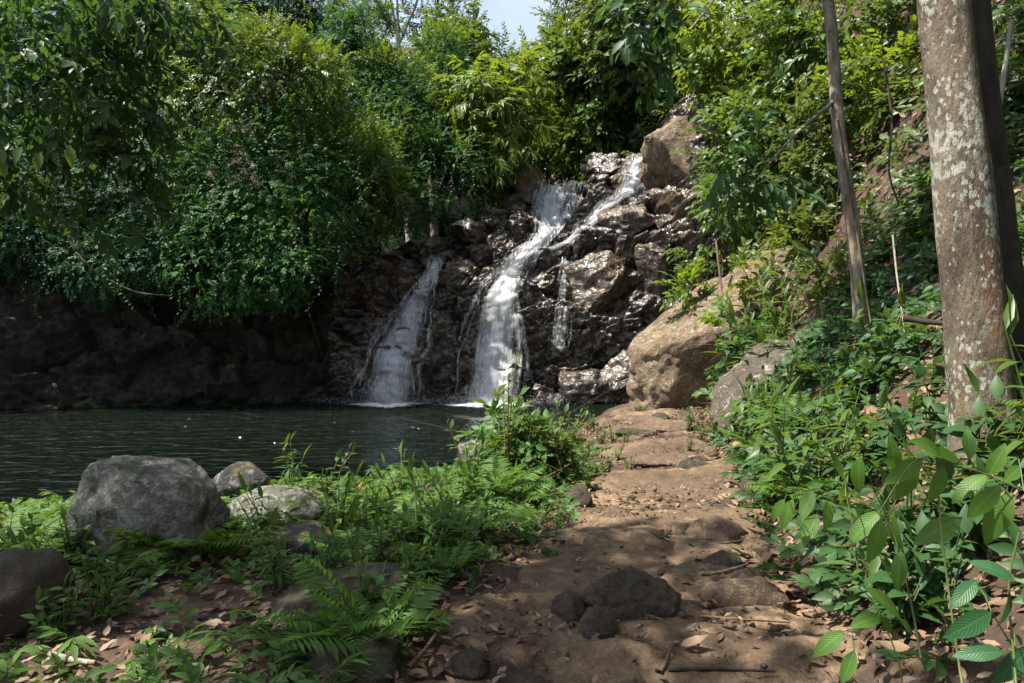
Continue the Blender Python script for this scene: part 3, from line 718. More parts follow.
def limbs(mb, base, tops, r0, seed, k=8, lean=.12, fork=.55):
    """a tapered trunk with a limb reaching each lobe centre"""
    r = np.random.default_rng(seed); base = np.array(base, float); tops = [np.array(t, float) for t in tops]
    mean = np.mean(tops, 0); f = base + (mean - base) * fork
    pts = [base - [0, 0, .3], base + (f - base) * .35 + r.normal(0, lean, 3) * [1, 1, 0], base + (f - base) * .7 + r.normal(0, lean, 3) * [1, 1, 0], f]
    S = spline(pts, 16); tube(mb, S, np.linspace(r0 * 1.15, r0 * .7, 16), k, .12, seed)
    for t in tops:
        mid = f + (t - f) * .5 + r.normal(0, .25, 3); q = spline([f - (f - base) * .04, mid, t], 9)
        tube(mb, q, np.linspace(r0 * .55, r0 * .12, 9), 6)
        for _ in range(3):
            e = t + r.normal(0, .8, 3); i = r.integers(4, 8); tube(mb, spline([q[i], (q[i] + e) / 2 + r.normal(0, .12, 3), e], 5), np.linspace(r0 * .16, r0 * .04, 5), 4)

def tree(name, label, cat, base, lobes, kind, mat, bark, r0, seed, dens, size, group=None, fork=.55, tops=None, **kw):
    o = empty(name, base, label, cat, group)
    inv = Matrix.Translation(-Vector([float(v) for v in base]))
    mb = MB(); limbs(mb, base, tops or [c for c, _ in lobes][:5], r0, seed, fork=fork)
    t = link('trunk', mb.data('trunk', M[bark]), o); t.matrix_parent_inverse = inv
    mb = MB(); crown(mb, lobes, kind, dens, size, seed, **kw)
    t = link('crown', mb.data('crown', M[mat], False), o); t.matrix_parent_inverse = inv
    return o

def PL(px, py, Y, rx, rz, ry=None):
    c = W(px, py, Y); a = rx * Y / F; b = rz * Y / F; return (c, (a, ry if ry else (a + b) * .45, b))

def onground(x, y): return (x, y, float(H(x, y)))

VG = 'trees smothered in vines on the left hillside'
VT = [  # label, ground x y, lobes, kind, mat, density, size
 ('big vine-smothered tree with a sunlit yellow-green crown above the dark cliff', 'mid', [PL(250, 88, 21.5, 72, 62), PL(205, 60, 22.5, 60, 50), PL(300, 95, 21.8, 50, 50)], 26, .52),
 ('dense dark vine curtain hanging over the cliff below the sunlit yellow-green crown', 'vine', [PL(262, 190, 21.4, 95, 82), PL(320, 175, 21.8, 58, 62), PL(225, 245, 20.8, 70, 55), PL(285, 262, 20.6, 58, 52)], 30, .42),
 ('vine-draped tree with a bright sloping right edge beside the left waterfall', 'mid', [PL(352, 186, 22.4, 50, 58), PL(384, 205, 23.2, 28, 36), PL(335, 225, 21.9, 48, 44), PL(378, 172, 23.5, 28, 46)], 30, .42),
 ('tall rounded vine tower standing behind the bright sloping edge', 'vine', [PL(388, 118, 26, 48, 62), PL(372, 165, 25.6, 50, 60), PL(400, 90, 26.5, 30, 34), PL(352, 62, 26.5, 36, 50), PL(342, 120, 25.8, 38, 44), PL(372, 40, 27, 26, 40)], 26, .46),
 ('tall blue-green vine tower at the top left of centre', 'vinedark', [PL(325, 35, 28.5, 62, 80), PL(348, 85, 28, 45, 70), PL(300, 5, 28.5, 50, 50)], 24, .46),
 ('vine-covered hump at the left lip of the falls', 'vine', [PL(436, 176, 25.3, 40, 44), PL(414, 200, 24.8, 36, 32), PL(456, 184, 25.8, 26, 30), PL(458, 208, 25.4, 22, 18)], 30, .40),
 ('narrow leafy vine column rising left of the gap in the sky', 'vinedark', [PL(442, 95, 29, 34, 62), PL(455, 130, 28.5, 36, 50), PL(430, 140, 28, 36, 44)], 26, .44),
 ('dark tangle of climbers over the left end of the cliff', 'vinedark', [PL(60, 175, 21.8, 110, 85), PL(150, 190, 21.6, 80, 75), PL(20, 235, 20.6, 70, 40), PL(130, 262, 20.2, 80, 36), PL(-80, 180, 20.5, 90, 90), PL(-190, 150, 19.5, 100, 100), PL(-60, 60, 22, 80, 80)], 26, .42),  # leftmost lobes, out of view, added to shade the cliff
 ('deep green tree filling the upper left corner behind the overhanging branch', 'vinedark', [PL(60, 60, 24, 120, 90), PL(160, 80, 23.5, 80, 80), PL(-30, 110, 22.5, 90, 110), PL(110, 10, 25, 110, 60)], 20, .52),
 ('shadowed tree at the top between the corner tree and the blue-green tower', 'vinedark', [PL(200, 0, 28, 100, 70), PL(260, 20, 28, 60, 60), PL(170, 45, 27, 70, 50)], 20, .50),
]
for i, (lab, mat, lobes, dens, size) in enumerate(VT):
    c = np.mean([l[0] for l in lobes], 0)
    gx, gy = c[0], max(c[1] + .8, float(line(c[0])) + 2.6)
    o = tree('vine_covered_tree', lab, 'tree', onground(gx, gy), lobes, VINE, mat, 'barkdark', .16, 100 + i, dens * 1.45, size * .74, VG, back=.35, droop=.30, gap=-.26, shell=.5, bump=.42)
    inv = Matrix.Translation(-Vector(onground(gx, gy)))
    # long runners of the climber hanging down over the crown
    mb = MB(); q = np.random.default_rng(900 + i); PP, DD, NN, SS = [], [], [], []
    for c_, rad in lobes:
        for _ in range(int(9 * rad[0] * rad[2] ** .5)):
            d_ = unit(q.normal(0, 1, 3) * [1, .6, .8] + [0, -.7, .15]); p0 = c_ + d_ * rad * q.uniform(.98, 1.22); L = min(q.uniform(.4, 1.8), max(.35, p0[2] - (c_[2] - rad[2] * 1.02)) + .9 * q.random() ** 3); m_ = int(L / .085)
            t_ = np.linspace(0, 1, m_); cur = p0 + np.stack([.18 * np.sin(t_ * 3 + q.uniform(0, 6)) + t_ * q.normal(0, .25), -.15 * np.sin(t_ * 2.4) + .12 * t_, -t_ * L], 1)
            cur = cur[cur[:, 2] > .5]
            if len(cur) < 4: continue
            tube(mb, cur[::2], .008, 3); k_ = len(cur); a_ = q.uniform(0, 6.28, k_)
            PP.append(cur); DD.append(np.stack([np.cos(a_), -.5 + .5 * np.sin(a_), q.normal(-.55, .3, k_)], 1)); NN.append(np.stack([q.normal(0, .4, k_), np.full(k_, -.7), q.uniform(.3, 1., k_)], 1)); SS.append(q.uniform(.07, .14, k_))
    scatter(mb, LF, np.concatenate(PP), np.concatenate(DD), np.concatenate(NN), np.concatenate(SS))
    t_ = link('runners', mb.data('runners', M['vine' if mat != 'vine' else 'vinedark'], False), o); t_.matrix_parent_inverse = inv
    if i in (0, 1, 2, 3, 5, 6):  # yellow-green sprigs colour in the sunlit tops and right rims
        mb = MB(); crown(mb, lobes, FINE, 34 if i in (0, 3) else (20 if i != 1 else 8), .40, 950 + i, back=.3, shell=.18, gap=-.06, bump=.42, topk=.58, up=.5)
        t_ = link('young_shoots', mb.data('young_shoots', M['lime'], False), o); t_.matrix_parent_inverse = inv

print('vines', time.time() - T0)
# trees above and behind the falls
UG = 'trees growing above the waterfall'
def up_tree(label, x, y, lobes, kind, mat, seed, dens, size, bark='barkdark', r0=.14, **kw):
    return tree('jungle_tree', label, 'tree', onground(x, y), lobes, kind, mat, bark, r0, seed, dens, size, UG, **kw)
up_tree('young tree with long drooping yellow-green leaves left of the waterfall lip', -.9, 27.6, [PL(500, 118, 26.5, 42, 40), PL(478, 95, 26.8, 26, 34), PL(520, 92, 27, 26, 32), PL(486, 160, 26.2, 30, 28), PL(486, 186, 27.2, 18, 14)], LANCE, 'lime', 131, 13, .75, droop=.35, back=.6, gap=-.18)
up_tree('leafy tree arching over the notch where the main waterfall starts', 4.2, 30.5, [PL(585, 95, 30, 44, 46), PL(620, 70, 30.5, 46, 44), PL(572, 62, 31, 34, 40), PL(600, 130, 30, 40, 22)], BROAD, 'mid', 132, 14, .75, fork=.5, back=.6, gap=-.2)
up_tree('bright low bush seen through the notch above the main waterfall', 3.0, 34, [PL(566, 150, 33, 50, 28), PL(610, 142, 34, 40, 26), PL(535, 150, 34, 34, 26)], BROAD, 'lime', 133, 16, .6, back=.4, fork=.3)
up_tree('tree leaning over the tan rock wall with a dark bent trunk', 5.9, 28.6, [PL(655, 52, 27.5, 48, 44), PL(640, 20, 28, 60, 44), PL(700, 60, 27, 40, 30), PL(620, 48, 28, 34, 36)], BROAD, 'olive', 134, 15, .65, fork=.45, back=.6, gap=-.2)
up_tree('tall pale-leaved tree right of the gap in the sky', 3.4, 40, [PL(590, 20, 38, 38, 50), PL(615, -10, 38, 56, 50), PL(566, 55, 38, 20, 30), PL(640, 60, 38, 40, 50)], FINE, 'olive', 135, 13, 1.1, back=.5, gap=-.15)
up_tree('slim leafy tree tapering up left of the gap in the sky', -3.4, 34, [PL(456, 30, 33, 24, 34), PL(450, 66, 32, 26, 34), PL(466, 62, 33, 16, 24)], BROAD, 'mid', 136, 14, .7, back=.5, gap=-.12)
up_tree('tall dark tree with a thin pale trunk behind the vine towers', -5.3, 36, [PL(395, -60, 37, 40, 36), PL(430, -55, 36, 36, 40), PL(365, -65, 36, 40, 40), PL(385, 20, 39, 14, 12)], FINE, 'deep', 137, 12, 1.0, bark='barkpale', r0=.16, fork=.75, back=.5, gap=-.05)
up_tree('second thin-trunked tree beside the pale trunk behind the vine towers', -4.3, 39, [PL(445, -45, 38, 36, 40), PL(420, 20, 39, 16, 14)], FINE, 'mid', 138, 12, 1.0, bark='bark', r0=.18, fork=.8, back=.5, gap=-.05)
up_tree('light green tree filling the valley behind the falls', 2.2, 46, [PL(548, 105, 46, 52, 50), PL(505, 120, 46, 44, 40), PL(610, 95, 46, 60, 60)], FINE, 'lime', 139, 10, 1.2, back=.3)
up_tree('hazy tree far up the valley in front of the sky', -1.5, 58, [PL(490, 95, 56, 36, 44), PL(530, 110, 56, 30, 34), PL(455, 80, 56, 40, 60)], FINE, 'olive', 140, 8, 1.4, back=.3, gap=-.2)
# right slope, upper part
RG = 'leafy trees and shrubs on the right slope'
def slope_tree(label, lobes, kind, mat, seed, dens, size, name='slope_shrub', cat='shrub', **kw):
    c = np.mean([l[0] for l in lobes], 0); x = c[0] + .25; y = c[1] + .5
    return tree(name, label, cat, onground(x, y), lobes, kind, mat, 'twig', .06, seed, dens, size, RG, fork=.4, **{**dict(back=.4, gap=-.15), **kw})
slope_tree('bright tree on the slope at the top right of the falls', [PL(730, 45, 21, 60, 56), PL(770, 80, 20, 50, 50), PL(722, 85, 21.5, 24, 28)], BROAD, 'lime', 151, 17, .62, 'slope_tree', 'tree')
slope_tree('sunlit shrub mass between the slender tree and the falls', [PL(745, 150, 18, 50, 44), PL(790, 130, 17.5, 46, 50), PL(765, 190, 17.2, 50, 36)], BROAD, 'mid', 152, 20, .50)
slope_tree('hanging leafy shrub beside the right edge of the waterfall cliff', [PL(726, 205, 19.5, 24, 36), PL(700, 252, 18.8, 22, 22), PL(738, 216, 18.2, 26, 22)], BROAD, 'mid', 153, 24, .42, droop=.3)
slope_tree('light green shrub over the upper part of the inclined tan slab', [PL(752, 272, 15.2, 20, 12), PL(690, 290, 16.4, 20, 12), PL(800, 236, 15.2, 24, 18), PL(728, 330, 14.4, 14, 14)], HERB, 'lime', 154, 22, .42)
slope_tree('dark shrub in front of the join of tan slab and grey slab', [PL(744, 356, 12.9, 17, 34), PL(735, 395, 12.8, 18, 24)], HERB, 'deep', 155, 34, .34)
slope_tree('leafy tree crown at the top behind the slender tree', [PL(830, 50, 16.5, 60, 60), PL(880, 30, 15.5, 50, 44), PL(800, 20, 17, 50, 44)], BROAD, 'mid', 156, 20, .50, 'slope_tree', 'tree')
slope_tree('yellow-green shrub on the slope right of the slender tree', [PL(880, 82, 14.5, 44, 34), PL(905, 110, 14, 30, 26)], BROAD, 'lime', 157, 22, .44)
slope_tree('shrub hugging the slender trunk halfway up', [PL(822, 130, 15.4, 40, 34), PL(870, 150, 14.2, 30, 20), PL(815, 180, 15, 40, 30)], BROAD, 'olive', 158, 22, .42)
slope_tree('grassy-leaved shrub at the top right corner behind the mottled trunk', [PL(1005, 40, 10.5, 50, 44), PL(985, 90, 10, 36, 30)], LANCE, 'mid', 159, 26, .45)
slope_tree('thin shrub on the bank below the slender trunk', [PL(812, 240, 13.2, 40, 30), PL(800, 292, 12.6, 22, 18), PL(838, 285, 11, 36, 24)], HERB, 'olive', 160, 22, .36)
print('trees', time.time() - T0)

# the two trunks on the right and the overhanging branches
def trunk_pts(pp): return [W(*p) for p in pp]
def named_tree(name, label, ctrl, r0, r1, bark, extra, lobes, kind, mat, seed, dens, size, fkind=None, k=18, **kw):
    o = empty(name, ctrl[0], label, 'tree'); inv = Matrix.Translation(-Vector([float(v) for v in ctrl[0]]))
    mb = MB(); n = 60; S = spline(ctrl, n); rr = np.linspace(r0, r1, n); rr[:7] *= np.linspace(1.18, 1., 7)
    tube(mb, S, rr, k, .10, seed)
    for e in extra: tube(mb, spline(e[0], 14), np.linspace(e[1], e[2], 14), 7, .1, seed)
    t = link('trunk', mb.data('trunk', M[bark]), o); t.matrix_parent_inverse = inv
    mb = MB(); crown(mb, lobes, kind, dens, size, seed, **kw)
    t = link('crown', mb.data('crown', M[mat], False), o); t.matrix_parent_inverse = inv
    return o
b = W(984, 470, 4.5)
T1 = [np.array([b[0] + .03, 4.5, float(H(b[0], 4.5)) - .15]), W(976, 330, 4.52), W(958, 140, 4.55), W(943, 0, 4.6), np.array([2.75, 4.7, 6.5]), np.array([2.5, 4.8, 9.5])]
named_tree('mottled_tree', 'thick tree with lichen-mottled brown bark rising at the right edge', T1, .200, .116, 'barkbig',
    [([T1[5], (3.6, 4.6, 10.4), (4.8, 4.2, 11)], .12, .03), ([T1[5], (1.8, 5.4, 10.4), (1., 6, 11)], .11, .03), ([T1[4] + [0, 0, 2], (3.4, 6, 9.6), (4.6, 7.2, 10)], .08, .02)],
    [((3.2, 4.8, 11.5), (1.8, 1.8, 1.1)), ((4.8, 4.4, 11.2), (1.8, 1.8, 1.1)), ((4.6, 7., 10.4), (1.4, 1.4, .8))], BROAD, 'mid', 171, 6, .6, back=1., k=30)
T2 = [np.array([4.72, 9.2, float(H(4.75, 9.2)) - .2]), W(856, 250, 9.1), W(839, 130, 9.1), W(828, 0, 9.2), np.array([3.9, 9.3, 8.6]), np.array([3.7, 9.4, 10.5])]
BR = lambda a, b, c, r: ([a, b, c], r, r * .2)
named_tree('slender_tree', 'slender grey tree leaning up from the right slope with a drooping dark branch', T2, .094, .062, 'bark',
    [BR(T2[3], W(770, -60, 8.6), W(690, 30, 8.), .05), BR(W(835, 100, 9.1), W(790, 140, 8.8), W(748, 190, 8.4), .03)],
    [PL(690, 28, 8.0, 52, 40), PL(655, 10, 8.1, 36, 30), PL(725, 12, 8.2, 36, 40), PL(735, 165, 8.3, 22, 26), PL(762, 185, 8.5, 26, 20), PL(688, 70, 8, 36, 16), ((4., 9.6, 9.4), (2.4, 2.2, 1.2)), ((2.4, 8.6, 8.6), (1.3, 1.2, .6))], BROAD, 'deep', 172, 14, .42, droop=.55, back=1., gap=-.16)
# dark stem pressed against the mottled trunk
mb = MB(); g0 = onground(3.56, 4.78)
tube(mb, spline([np.array(g0) - [0, 0, .2], W(1013, 300, 4.74), W(994, 140, 4.74), W(979, 0, 4.8), (3.2, 5.0, 7.5), (3., 5, 10)], 50), np.linspace(.085, .06, 50), 12, .15, 3)
o = link('dark_trunk', mb.data('dark_trunk', M['barkdark'])); tag(o, 'dark mossy stem rising close behind the mottled trunk', 'tree trunk')
def stick(name, label, pts, r0, r1, mat, cat, group=None, n=24, k=7):
    mb = MB(); tube(mb, spline(pts, n), np.linspace(r0, r1, n), k, .15, 9); return tag(link(name, mb.data(name, M[mat])), label, cat, group)
stick('bamboo_pole', 'thin pale jointed stem leaning right of the mottled trunk', [onground(6.05, 8.9), W(997, 120, 8.6), W(1012, 20, 8.5)], .04, .028, 'barkpale', 'stem')
stick('hanging_vine', 'bare brown vine hanging beside the slender trunk', [W(838, 120, 8.95), W(852, 200, 8.9), W(862, 265, 8.8), W(872, 330, 8.6)], .016, .012, 'twig', 'vine')
stick('hanging_vine', 'looping bare vine drooping across the shaded left cliff', [W(60, 225, 19.2), W(85, 262, 19.), W(130, 290, 19), W(170, 296, 19.4)], .03, .02, 'twig', 'vine')
stick('hanging_vine', 'dry pale vine dangling on the slope between the two right trunks', [W(893, 235, 7.6), W(897, 275, 7.5), W(903, 318, 7.3), W(908, 372, 7.)], .012, .007, 'barkpale', 'vine')
stick('hanging_vine', 'dark crooked vine hanging left of the mottled trunk', [W(884, 60, 10.5), W(892, 120, 10.2), W(889, 170, 10), W(899, 205, 9.8)], .02, .012, 'barkdark', 'vine')
stick('hanging_vine', 'forked bare twig arching right of the mottled trunk', [W(1003, 150, 7.4), W(1010, 190, 7.2), W(1006, 215, 7.1), W(1016, 235, 7.0)], .014, .008, 'twig', 'vine')
stick('hanging_vine', 'long thin vine trailing over the inclined tan slab', [W(716, 240, 16), W(722, 290, 15.6), W(730, 335, 15.), W(728, 372, 14.6)], .03, .018, 'twig', 'vine')
stick('fallen_branch', 'dark dead branch lying level on the slope left of the mottled trunk', [W(905, 318, 6.6), W(930, 322, 6.4), W(975, 326, 6.1)], .035, .02, 'barkdark', 'branch')
stick('fallen_branch', 'grey bare branch poking out behind the foot of the mottled trunk', [W(1000, 312, 5.1), W(1015, 325, 4.95), W(1045, 350, 4.8)], .03, .02, 'bark', 'branch')

# left overhanging tree on the near bank (trunk outside the photograph)
LT = onground(-8.6, 5.2)
tops = [(-7, 1.8, 9.4), (-4.8, 2., 9.3), (-5, .8, 9.6), (-4.4, 3.2, 9.7)]
o = tree('overhanging_tree', 'dark-leaved tree reaching in from the upper left with large drooping leaves', 'tree', LT,
    [PL(40, 60, 9, 70, 70), PL(110, 100, 9.4, 60, 60), PL(20, 150, 9.2, 50, 30), PL(150, 168, 9.6, 34, 16), PL(170, 20, 9.8, 60, 24), PL(60, 205, 9.3, 44, 12), PL(90, -20, 8.8, 90, 60), PL(130, 215, 9.8, 30, 10),
     ((-7.2, 1.6, 9.6), (1.9, 1.7, .9)), ((-5.0, 2.0, 9.4), (1.9, 1.6, .9)), ((-6.2, 2.9, 10.2), (2.2, 1.2, .8)), ((-4.2, 3.2, 9.8), (1.3, 1.3, .7)), ((-4.6, .6, 10.), (1.8, 1.2, .8)), ((-3.2, 2.5, 9.7), (1.1, 1.0, .6)), ((-3.9, 1.6, 9.9), (1.2, .8, .5))], BROAD, 'deep', 'barkdark', .2, 181, 13.5, .46, tops=tops, fork=.5, back=1., droop=.5, gap=-.12)  # high lobes out of view, shaped to shade the near path
# spray at the left edge, sunlight put into its yellow-green colour; same tree
mb = MB(); r = np.random.default_rng(5)
for px, py in ((5, 150), (22, 146), (40, 152), (70, 146), (0, 158)):
    p = W(px, py, 8.2); scatter(mb, LO, p[None], np.array([[r.normal(0, .3), -.2, -.9]]), np.array([[.2, -.6, .7]]), np.array([.26]))
t = link('lit_leaves', mb.data('lit_leaves', M['lime'], False), o); t.matrix_parent_inverse = Matrix.Translation(-Vector(LT)); 
print('near trees', time.time() - T0)

# ------------------------------------------------------------------ small plants
def fern_mesh(seed, nf=8, L=.55, droop=.9):
    r = np.random.default_rng(seed); mb = MB(); pin = leaf_t(.22, 2, .15, .15, .3)
    for i in range(nf):
        a = i * 2.4 + r.normal(0, .3); l = L * r.uniform(.65, 1.15); el0 = r.uniform(.75, 1.25)
        t = np.linspace(0, 1, 22); th = el0 - droop * r.uniform(.8, 1.3) * t
        s = np.cumsum(np.stack([np.cos(th), np.sin(th)], 1), 0) * l / 22
        P = np.stack([s[:, 0] * math.cos(a), s[:, 0] * math.sin(a), s[:, 1]], 1)
        T = np.gradient(P, axis=0); T = unit(T); sd = np.array([-math.sin(a), math.cos(a), 0]); up = unit(np.cross(T, np.broadcast_to(sd, T.shape)) * -1); up *= np.sign(up[:, 2:3] + 1e-6)
        tube(mb, P, np.linspace(.0035, .001, 22), 3)
        w = np.sin(np.clip((t - .12) / .88, 0, 1) ** .7 * np.pi) ** .8 * .30 * l + .004
        idx = np.arange(3, 22)
        for sg in (-1, 1):
            D = sd * sg + T[idx] * .45 + up[idx] * -.12 + r.normal(0, .06, (len(idx), 3))
            scatter(mb, pin, P[idx], D, up[idx] + r.normal(0, .12, (len(idx), 3)), w[idx])
    return mb.data('fern', M['fern'], False)

def herb_meshes(seed, ns, h, leaf, ls, nl, mat, stemmat='stem', spread=.35, hang=.2, lean=.0, lo=.25):
    """a tuft of leafy stems: (leaves mesh, stems mesh)"""
    r = np.random.default_rng(seed); lv, st = MB(), MB()
    for i in range(ns):
        a = r.uniform(0, 6.28); hh = h * r.uniform(.55, 1.1); q = spread * hh * r.uniform(.3, 1.2)
        P = spline([(0, 0, -.03), (math.cos(a) * q * .3, math.sin(a) * q * .3, hh * .5), (math.cos(a) * q + lean, math.sin(a) * q, hh)], 14) + np.array([r.normal(0, .03), r.normal(0, .03), 0])
        tube(st, P, np.linspace(.006, .002, 14) * (1 + h), 4)
        n = max(3, int(nl * r.uniform(.7, 1.2))); t = np.linspace(lo, 1., n); pos = np.stack([I(t, np.linspace(0, 1, 14), P[:, k]) for k in range(3)], 1)
        b = r.uniform(0, 6.28) + np.arange(n) * 2.4
        D = np.stack([np.cos(b), np.sin(b), .45 - hang + r.normal(0, .25, n)], 1); D[-1] = (.2, .1, .8)
        N = np.stack([-.4 * np.cos(b), -.4 * np.sin(b), np.ones(n)], 1) + r.normal(0, .2, (n, 3))
        scatter(lv, leaf, pos, D, N, ls * r.uniform(.6, 1.2, n) * (1 - .25 * t))
    return lv.data('leaves', M[mat], False), st.data('stems', M[stemmat])

PLANTS = []   # (object, kind phrase, position)
def proto(name, cat, group, lv, st):
    o = empty(name, (0, 0, 0), None, cat, group); link('leaves', lv, o); link('stems', st, o); return o
used = set()
def put(P, x, y, sc, r, phrase, dz=-.02):
    loc = (x, y, float(H(x, y)) + dz)
    if P.name in used: o = dup(P, loc, r.uniform(0, 6.28), sc) if P.type == 'EMPTY' else dup(P, loc, r.uniform(0, 6.28), sc, (r.normal(0, .12), r.normal(0, .12)))
    else:
        used.add(P.name); o = P; o.location = loc; o.rotation_euler = (0, 0, r.uniform(0, 6.28)); o.scale = (sc,) * 3
    PLANTS.append((o, phrase, np.array(loc))); return o

FG = 'ferns on the bank and slope'
ferns = [tag(link('fern', fern_mesh(200 + i, 7 + i % 3, .55, .8 + .15 * i)), None, 'fern', FG) for i in range(4)]
leafyA = [proto('leafy_herb', 'plant', 'leafy herbs on the bank', *herb_meshes(220 + i, 6, .42, LO, .12, 9, 'herb')) for i in range(3)]
slimB = [proto('narrow_leaved_herb', 'plant', 'narrow-leaved herbs on the bank', *herb_meshes(230 + i, 7, .50, LL, .20, 8, 'herb', hang=.1)) for i in range(2)]
seedC = [proto('forest_seedling', 'plant', 'dark seedlings on the right slope', *herb_meshes(240 + i, 4, .55, LO, .19, 9, 'deep', hang=.35, spread=.5)) for i in range(3)]
seedD = [proto('slope_sapling', 'plant', 'narrow-leaved saplings on the right slope', *herb_meshes(250 + i, 4, .75, LL, .30, 12, 'mid', hang=.35, spread=.45)) for i in range(2)]

def px_put(P, px, py, sc, r, phrase):
    g = G(px, py); return put(P, g[0], g[1], sc, r, phrase)
r = np.random.default_rng(42)
BANKF = [(148, 560, .8), (185, 556, 1.), (205, 545, .9), (112, 578, .8), (232, 560, .8), (60, 560, .9), (25, 552, .9), (340, 640, .9), (372, 655, 1.1), (318, 655, .9), (388, 600, .9), (352, 612, .7), (425, 545, .9), (462, 540, 1.), (398, 530, .9), (440, 512, .9), (498, 500, 1.1), (520, 505, 1.), (375, 505, .8), (412, 575, .9), (448, 580, .7), (350, 560, .9), (300, 545, .8)]
for k, (px, py, s) in enumerate(BANKF): px_put(ferns[k % 4], px, py, s * r.uniform(.9, 1.15), r, 'fern')
HERBS = [(290, 505, 1.2), (300, 520, 1.), (330, 540, 1.), (360, 540, 1.), (390, 555, 1.1), (415, 520, 1.3), (440, 545, 1.), (460, 520, 1.2), (380, 580, .9), (430, 590, .8), (465, 565, .8), (330, 590, 1.), (270, 575, .9), (305, 600, .8), (410, 610, .8), (400, 640, .8), (365, 625, .9), (70, 570, 1.), (35, 575, .9), (10, 560, 1.), (90, 590, .8), (480, 545, .8), (350, 500, .9), (325, 498, .8), (100, 620, .7), (60, 640, .8)]
for k, (px, py, s) in enumerate(HERBS): px_put(leafyA[k % 3], px, py, s * r.uniform(.85, 1.1), r, 'leafy herb')
SLIM = [(262, 552, .9), (470, 505, 1.2), (445, 530, 1.), (420, 550, 1.), (400, 500, 1.), (375, 530, .9), (340, 530, 1.), (280, 590, .8), (20, 600, .9), (45, 600, .7), (480, 520, 1.1), (355, 590, .8), (435, 560, .9)]
for k, (px, py, s) in enumerate(SLIM): px_put(slimB[k % 2], px, py, s * r.uniform(.85, 1.1), r, 'narrow-leaved herb')
# plants along the path's far end and edge
for k, (px, py, s) in enumerate([(590, 432, .9), (602, 450, .8), (612, 447, .7), (626, 444, .6), (560, 455, 1.1), (572, 470, .9), (585, 465, .8), (630, 475, .5), (690, 432, .9), (702, 445, .8), (715, 440, .9), (690, 452, .5), (640, 412, .5), (575, 412, .6), (590, 410, .6), (618, 462, .5), (608, 475, .6), (588, 495, .7)]):
    px_put(leafyA[k % 3], px, py, s * 1.15, r, 'leafy herb')
# the right-hand understory
for k in range(74):
    t = r.random(); y = 3.1 + 7.5 * t ** 1.2; x = float(xe(y)) + .12 + abs(r.normal(0, 1)) * (.75 + .10 * y)
    P = [seedC[0], seedC[1], seedD[0], seedC[2], ferns[k % 4], seedD[1], leafyA[k % 3]][k % 7]
    if (x - 3.12) ** 2 + (y - 4.5) ** 2 < .1: continue
    put(P, x, y, r.uniform(.65, 1.15), r, {'f': 'seedling', 's': 'sapling', 'l': 'leafy herb'}[P.name[0]] if P.type == 'EMPTY' else 'fern')
for k in range(46):
    y = r.uniform(9.5, 17); x = float(xe(y)) + .3 + abs(r.normal(0, 1.6))
    P = [leafyA[0], seedD[0], leafyA[2], seedD[1], seedC[0]][k % 5]
    put(P, x, y, r.uniform(.9, 1.7), r, {'f': 'seedling', 's': 'sapling', 'l': 'leafy herb'}[P.name[0]])

# tall leafy shrub on the bank in the middle of the picture
def shrub_at(label, px, py, ns, h, leaf, ls, nl, mat, seed, stemmat='redstem', **kw):
    g = G(px, py); o = empty('bank_shrub', g, label, 'shrub'); lv, st = herb_meshes(seed, ns, h, leaf, ls, nl, mat, stemmat, **kw); link('leaves', lv, o); link('stems', st, o); return o
tree('bank_shrub', 'tall loose leafy shrub on the bank between the pool and the path', 'shrub', G(520, 500), [PL(518, 446, 8.4, 30, 32), PL(546, 462, 8.6, 30, 26), PL(500, 478, 8.2, 30, 24), PL(528, 486, 8.0, 34, 18), PL(575, 470, 8.8, 16, 16)], HERB, 'herb', 'redstem', .016, 301, 62, .30, fork=.3, back=.9, gap=-.12, up=.5, shell=.8)
shrub_at('upright sprig with yellow-green leaf tips in front of the main waterfall', 508, 492, 4, 1.35, LO, .13, 24, 'lime', 302, spread=.16)
shrub_at('low dark leafy bush right beside the tall bank shrub', 555, 482, 26, .85, LO, .15, 15, 'mid', 303, spread=.6, lo=.06)
shrub_at('thin young shoot at the water left of the tall bank shrub', 466, 500, 3, .75, LO, .16, 8, 'herb', 304, spread=.4)
shrub_at('leafy shoot beside the wet stones at the pool edge', 290, 500, 4, .62, LL, .22, 11, 'herb', 305, spread=.3)
shrub_at('spindly leafy shoot at the water right of the wet stones', 335, 492, 3, .5, LO, .14, 8, 'herb', 306, spread=.5)

# broad glossy saplings in the right foreground, leaf by leaf
def sapling(label, stem, leaves, depth, mat, seed, Lk=1.):
    r = np.random.default_rng(seed); o = empty('broad_leaved_sapling', stem[0][0][0], label, 'plant', 'broad-leaved saplings in the right foreground'); inv = Matrix.Translation(-Vector([float(v) for v in stem[0][0][0]]))
    mb = MB()
    for pts, a in stem: tube(mb, spline(pts, 16), np.linspace(a, a * .5, 16), 7)
    lv = []
    for bx, by, tx, ty in leaves:
        bx, by, tx, ty = [v / 2.5575 + q for v, q in zip((bx, by, tx, ty), (624, 416, 624, 416))]
        d = depth * r.uniform(.94, 1.06); p = W(bx, by, d); e = W(tx, ty, d + r.uniform(-.10, .04)); D = e - p; L = np.linalg.norm(D) * .97
        n = np.array([r.normal(0, .35), -.75 + r.normal(0, .2), .75]); m2 = MB(); scatter(m2, LB, p[None], D[None], n[None], np.array([L]))
        lv.append(m2)
        near = min((np.linalg.norm(q - p), tuple(q)) for pts, a in stem for q in spline(pts, 16))[1]
        tube(mb, spline([near, (np.array(near) + p) / 2 + [0, 0, .01], p], 5), [.0028, .0025, .002, .002, .002], 5)
    for m2 in lv:
        t = link('leaf', m2.data('leaf', M[mat]), o); t.matrix_parent_inverse = inv
    t = link('stem', mb.data('stem', M['stem']), o); t.matrix_parent_inverse = inv
    return o
